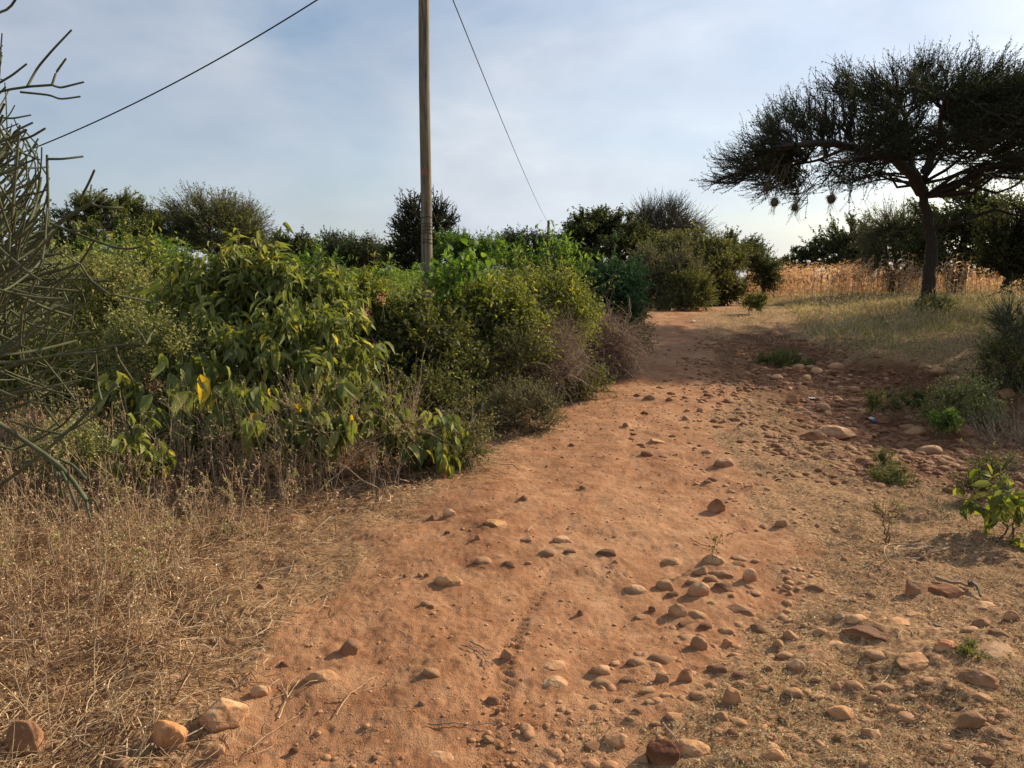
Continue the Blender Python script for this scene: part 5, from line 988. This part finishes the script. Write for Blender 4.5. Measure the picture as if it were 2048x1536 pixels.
# maize
def stalk_geo(rg, H, nleaf=8, detail=True):
    m = MB(); K = 6; z = np.linspace(0, H, K); c = np.stack([.03*np.sin(z*2+rg.uniform(0, 6)), .03*np.cos(z*1.7+rg.uniform(0, 6)), z], -1)
    m.add(*tubes(c, np.linspace(.014, .006, K), 5))
    zz = np.linspace(.2, .92, nleaf)*H; a = rg.uniform(0, 6.28)+np.arange(nleaf)*pi+rg.normal(size=nleaf)*.5
    D = np.stack([np.cos(a), np.sin(a), rg.uniform(.3, 1.5, nleaf)], -1); P = np.stack([0*a, 0*a, zz], -1)
    m.add(*blades(P, D, rg.uniform(.4, .75, nleaf), .05, rg.uniform(.6, 1.4, nleaf), 6))
    nt_ = 7; D = np.stack([rg.normal(size=nt_)*.5, rg.normal(size=nt_)*.5, np.ones(nt_)], -1); P = np.repeat(c[-1:], nt_, 0); m.add(*blades(P, D, rg.uniform(.18, .35, nt_), .018, .5, 4))
    # dry cob
    q = c[3]+np.array([.02, 0, 0]); cob = np.stack([q, q+[.04, .01, .06], q+[.06, .01, .16], q+[.065, .01, .22]]); m.add(*tubes(cob, np.array([.012, .028, .024, .004]), 6))
    return m
rg = np.random.default_rng(3); VAR = [stalk_geo(rg, h) for h in (1.55, 1.7, 1.85, 1.45, 1.65, 1.9, 1.6)]
VM = [v.mesh('maize_plant', [G['maize']]) for v in VAR]
cand = []
y = U(21, 62, 9000); x = U(4, 60, 9000)
edge = ip(x, (4, 45), (8, 43), (12, 33), (16, 27), (22, 23), (30, 21.5), (60, 21))
k = (y > edge) & (x > y*.30+.5) & (x < (y+2)*.84); x, y = x[k], y[k]; dfront = (y-ip(x, (4, 45), (8, 43), (12, 33), (16, 27), (22, 23), (30, 21.5), (60, 21)))
o_ = np.argsort(dfront+U(0, 1.5, len(x))); x, y = x[o_], y[o_]
for q in range(300):
    o = link('maize_plant', VM[q % 7], label="dry orange brown maize stalk standing along the near edge of the field", cat='maize plant', group='dry maize along the near edge of the field', loc=(x[q], y[q], float(gz(x[q], y[q]))-.02))
    s = float(U(.6, .92)); o.scale = (s, s, s); o.rotation_euler = (float(U(-.12, .12)), float(U(-.12, .12)), float(U(0, 6.28)))
mb = MB(); xr, yr = x[300:1900], y[300:1900]
for q in range(len(xr)):
    v = VAR[q % 7]; a = U(0, 6.28); s = U(.6, .92); R = np.array([[cos(a), -sin(a), 0], [sin(a), cos(a), 0], [0, 0, 1]]).T*s
    off = np.array([xr[q], yr[q], float(gz(xr[q], yr[q]))-.02])
    for V_, F_, base in zip(v.V, v.F, np.r_[0, np.cumsum([len(w) for w in v.V])[:-1]]):
        mb.add(V_@R+off, F_-base)
stuff('maize_crop', mb, [G['maize']], "dense dry maize crop filling the field beyond its near edge", 'crop')

# ------------------------------------------------------------------ sticks, stems and litter
def stick(name, label, cat, pts, r, mat, K=14, up=.01, lift=None, group=None, extra=()):
    mb = MB()
    for poly in (pts,)+tuple(extra):
        q = np.array([hit(a, b) for a, b in poly]); s = np.r_[0, np.cumsum(np.linalg.norm(np.diff(q, axis=0), axis=1))]; u = np.linspace(0, s[-1], K)
        c = np.stack([np.interp(u, s, q[:, k]) for k in range(3)], -1)
        for _ in range(2): c[1:-1] = (c[:-2]+2*c[1:-1]+c[2:])/4
        c[:, 2] = gz(c[:, 0], c[:, 1])+up+(lift or 0)*np.sin(np.linspace(0, pi, K))
        mb.add(*tubes(c, r*np.linspace(1, .5, K)*(1+.1*RNG.normal(size=K)), 6))
    link(name, mb.mesh(name, [mat]), label=label, cat=cat, group=group)
stick('stick', "curved brown twig with a fork lying near the small grey sharp stone", 'stick', [(922, 1294), (950, 1305), (970, 1322), (977, 1338)], .004, B['dead'], extra=([(940, 1287), (960, 1296), (984, 1308)],))
stick('stick', "long thin dark twig lying across the track near the lower frame edge", 'stick', [(855, 1453), (905, 1451), (950, 1456), (992, 1455)], .0032, B['dead'])
stick('straw_stem', "pale forked straw stem on the dirt beside the rough lumpy boulder", 'straw', [(557, 1442), (575, 1398), (600, 1365)], .0028, B['strawstem'], extra=([(575, 1398), (566, 1380), (562, 1366)],))
stick('straw_stem', "long pale straw pointing down to the huge boulder side of the track", 'straw', [(493, 1510), (530, 1478), (575, 1448), (608, 1425)], .0022, B['strawstem'])
stick('straw_stem', "pale bent straw stem lying farthest out on the track by the flat sunken stone", 'straw', [(672, 1436), (690, 1405), (720, 1380), (752, 1358)], .0025, B['strawstem'], extra=([(690, 1405), (670, 1400), (660, 1403)],))
stick('straw_stem', "short curled straw in mid track above the flat tan stone", 'straw', [(1055, 1065), (1068, 1052), (1088, 1050)], .004, B['strawstem'])
stick('stick', "bleached grey stick propped on the low pale rock", 'stick', [(1938, 1178), (1952, 1190), (1960, 1204)], .011, B['twiggrey'], up=.03, lift=.02)
stick('stick', "dark branch lying behind the broad red brown rock", 'stick', [(1870, 1162), (1900, 1172), (1945, 1180)], .010, B['dead'], up=.02)
stick('straw_stem', "arching bundle of pale straw stems curling over the steep wedge rock", 'straw', [(1862, 1102), (1810, 1102), (1770, 1112), (1764, 1135), (1790, 1165), (1830, 1185)], .0032, B['strawstem'], lift=.07,
      extra=([(1850, 1104), (1800, 1110), (1785, 1122), (1790, 1140), (1840, 1165), (1890, 1205)], [(1860, 1098), (1805, 1105), (1782, 1128), (1800, 1150), (1850, 1180)], [(1895, 1100), (1850, 1112), (1812, 1124), (1760, 1132), (1720, 1140)]))
stick('stick', "thin brown stick lying above the arching straw bundle", 'stick', [(1898, 1102), (1860, 1112), (1810, 1124)], .005, B['dead'], up=.02)
stick('straw_stem', "pale straw strip lying beyond the thin tan slice of rock", 'straw', [(1858, 1252), (1875, 1258), (1890, 1264)], .006, B['strawstem'], up=.012)
stick('straw_stem', "forked pale stem leaning on the long dark knobbly rock", 'straw', [(1795, 1284), (1808, 1266), (1812, 1258), (1826, 1280)], .003, B['strawstem'], up=.02)
stick('straw_stem', "curved pale stem on the ground cover past the pale wedge stone", 'straw', [(1760, 1374), (1775, 1358), (1782, 1344)], .003, B['strawstem'], up=.01)
stick('stick', "long twig arching over stones by the big tan one at the lower frame edge", 'stick', [(1325, 1462), (1345, 1485), (1362, 1510)], .0035, B['strawstem'], up=.03)
stick('stick', "dark red twigs by the tiny sprout at the head of the rock pile", 'stick', [(1380, 1080), (1398, 1090), (1415, 1096)], .0035, B['reddish'], up=.01, extra=([(1455, 1072), (1475, 1064), (1490, 1070)],))
# bare branch leaning by the leaning tree on the slope
q = [at(1910, 604, 22.), at(1950, 598, 22.3), at(1985, 590, 22.6), at(2006, 581, 23)]; mb = MB().add(*tubes(np.array(q), np.array([.012, .02, .028, .035]), 6))
n = 14; P, T_ = sample(np.array([q]), np.zeros(n, int), U(0, .8, n)); mb.add(*tubes(curves(P, T_*-.6+rdir(n), U(.2, .5, n), 5, .2), np.full((n, 5), .008), 4))
link('fallen_branch', mb.mesh('fallen_branch', [B['dark']]), label="bare thin branch slanting down from the crooked leaning tree into the grass", cat='branch')
# litter
WHITE = plainmat('white_plastic', (.50, .48, .44), .5); BLUE = plainmat('blue_print', (.04, .06, .20), .5); CLOTH = plainmat('bleached_wrapper', (.5, .5, .46), .6)
def scrap(px, py, w, h, label, mats, seed):
    x, y, z = hit(px, py); rg = np.random.default_rng(seed); nu, nv = 12, 8; s = w/FPX*y
    uu, vv = np.meshgrid(np.linspace(-.5, .5, nu), np.linspace(-.5, .5, nv)); hz = .12*perlin(uu*4+seed, vv*4)+.08*perlin(uu*9, vv*9+seed)
    sd = h/FPX*y*1.2
    V = np.stack([x+uu*s+.1*s*perlin(vv*3, uu*3), y+vv*sd*2.4, z+.02+np.abs(hz)*s*1.0+(vv+.5)*sd*.5], -1).reshape(-1, 3)
    i = np.arange(nv-1)[:, None]*nu+np.arange(nu-1)[None]; F = np.stack([i, i+1, i+nu+1, i+nu], -1).reshape(-1, 4); mb = MB()
    top = V[F].mean(1)[:, 0] < x+s*.1*(1 if len(mats) > 1 else 99); sel = np.arange(len(F))//(nu-1) < (nv-1)*.45
    if len(mats) > 1: mb.add(V, F[~sel]); mb.add(V, F[sel], 1)
    else: mb.add(V, F)
    me = mb.mesh('plastic_scrap', mats); o = link('plastic_scrap', me, label=label, cat='litter'); md = o.modifiers.new('thick', 'SOLIDIFY'); md.thickness = .002
scrap(1626, 801, 20, 3, "flattened white plastic strip lying at the edge of the stony gully", [WHITE], 3)
scrap(1746, 845, 11, 8, "crumpled blue and white wrapper wedged between gully stones", [WHITE, BLUE], 8)
scrap(1990, 845, 30, 8, "pale wrapper scrap among the stones by the pale bushy herb", [CLOTH], 5)
scrap(1388, 644, 6, 3, "tiny white scrap on the pale bend of the track", [WHITE], 6)
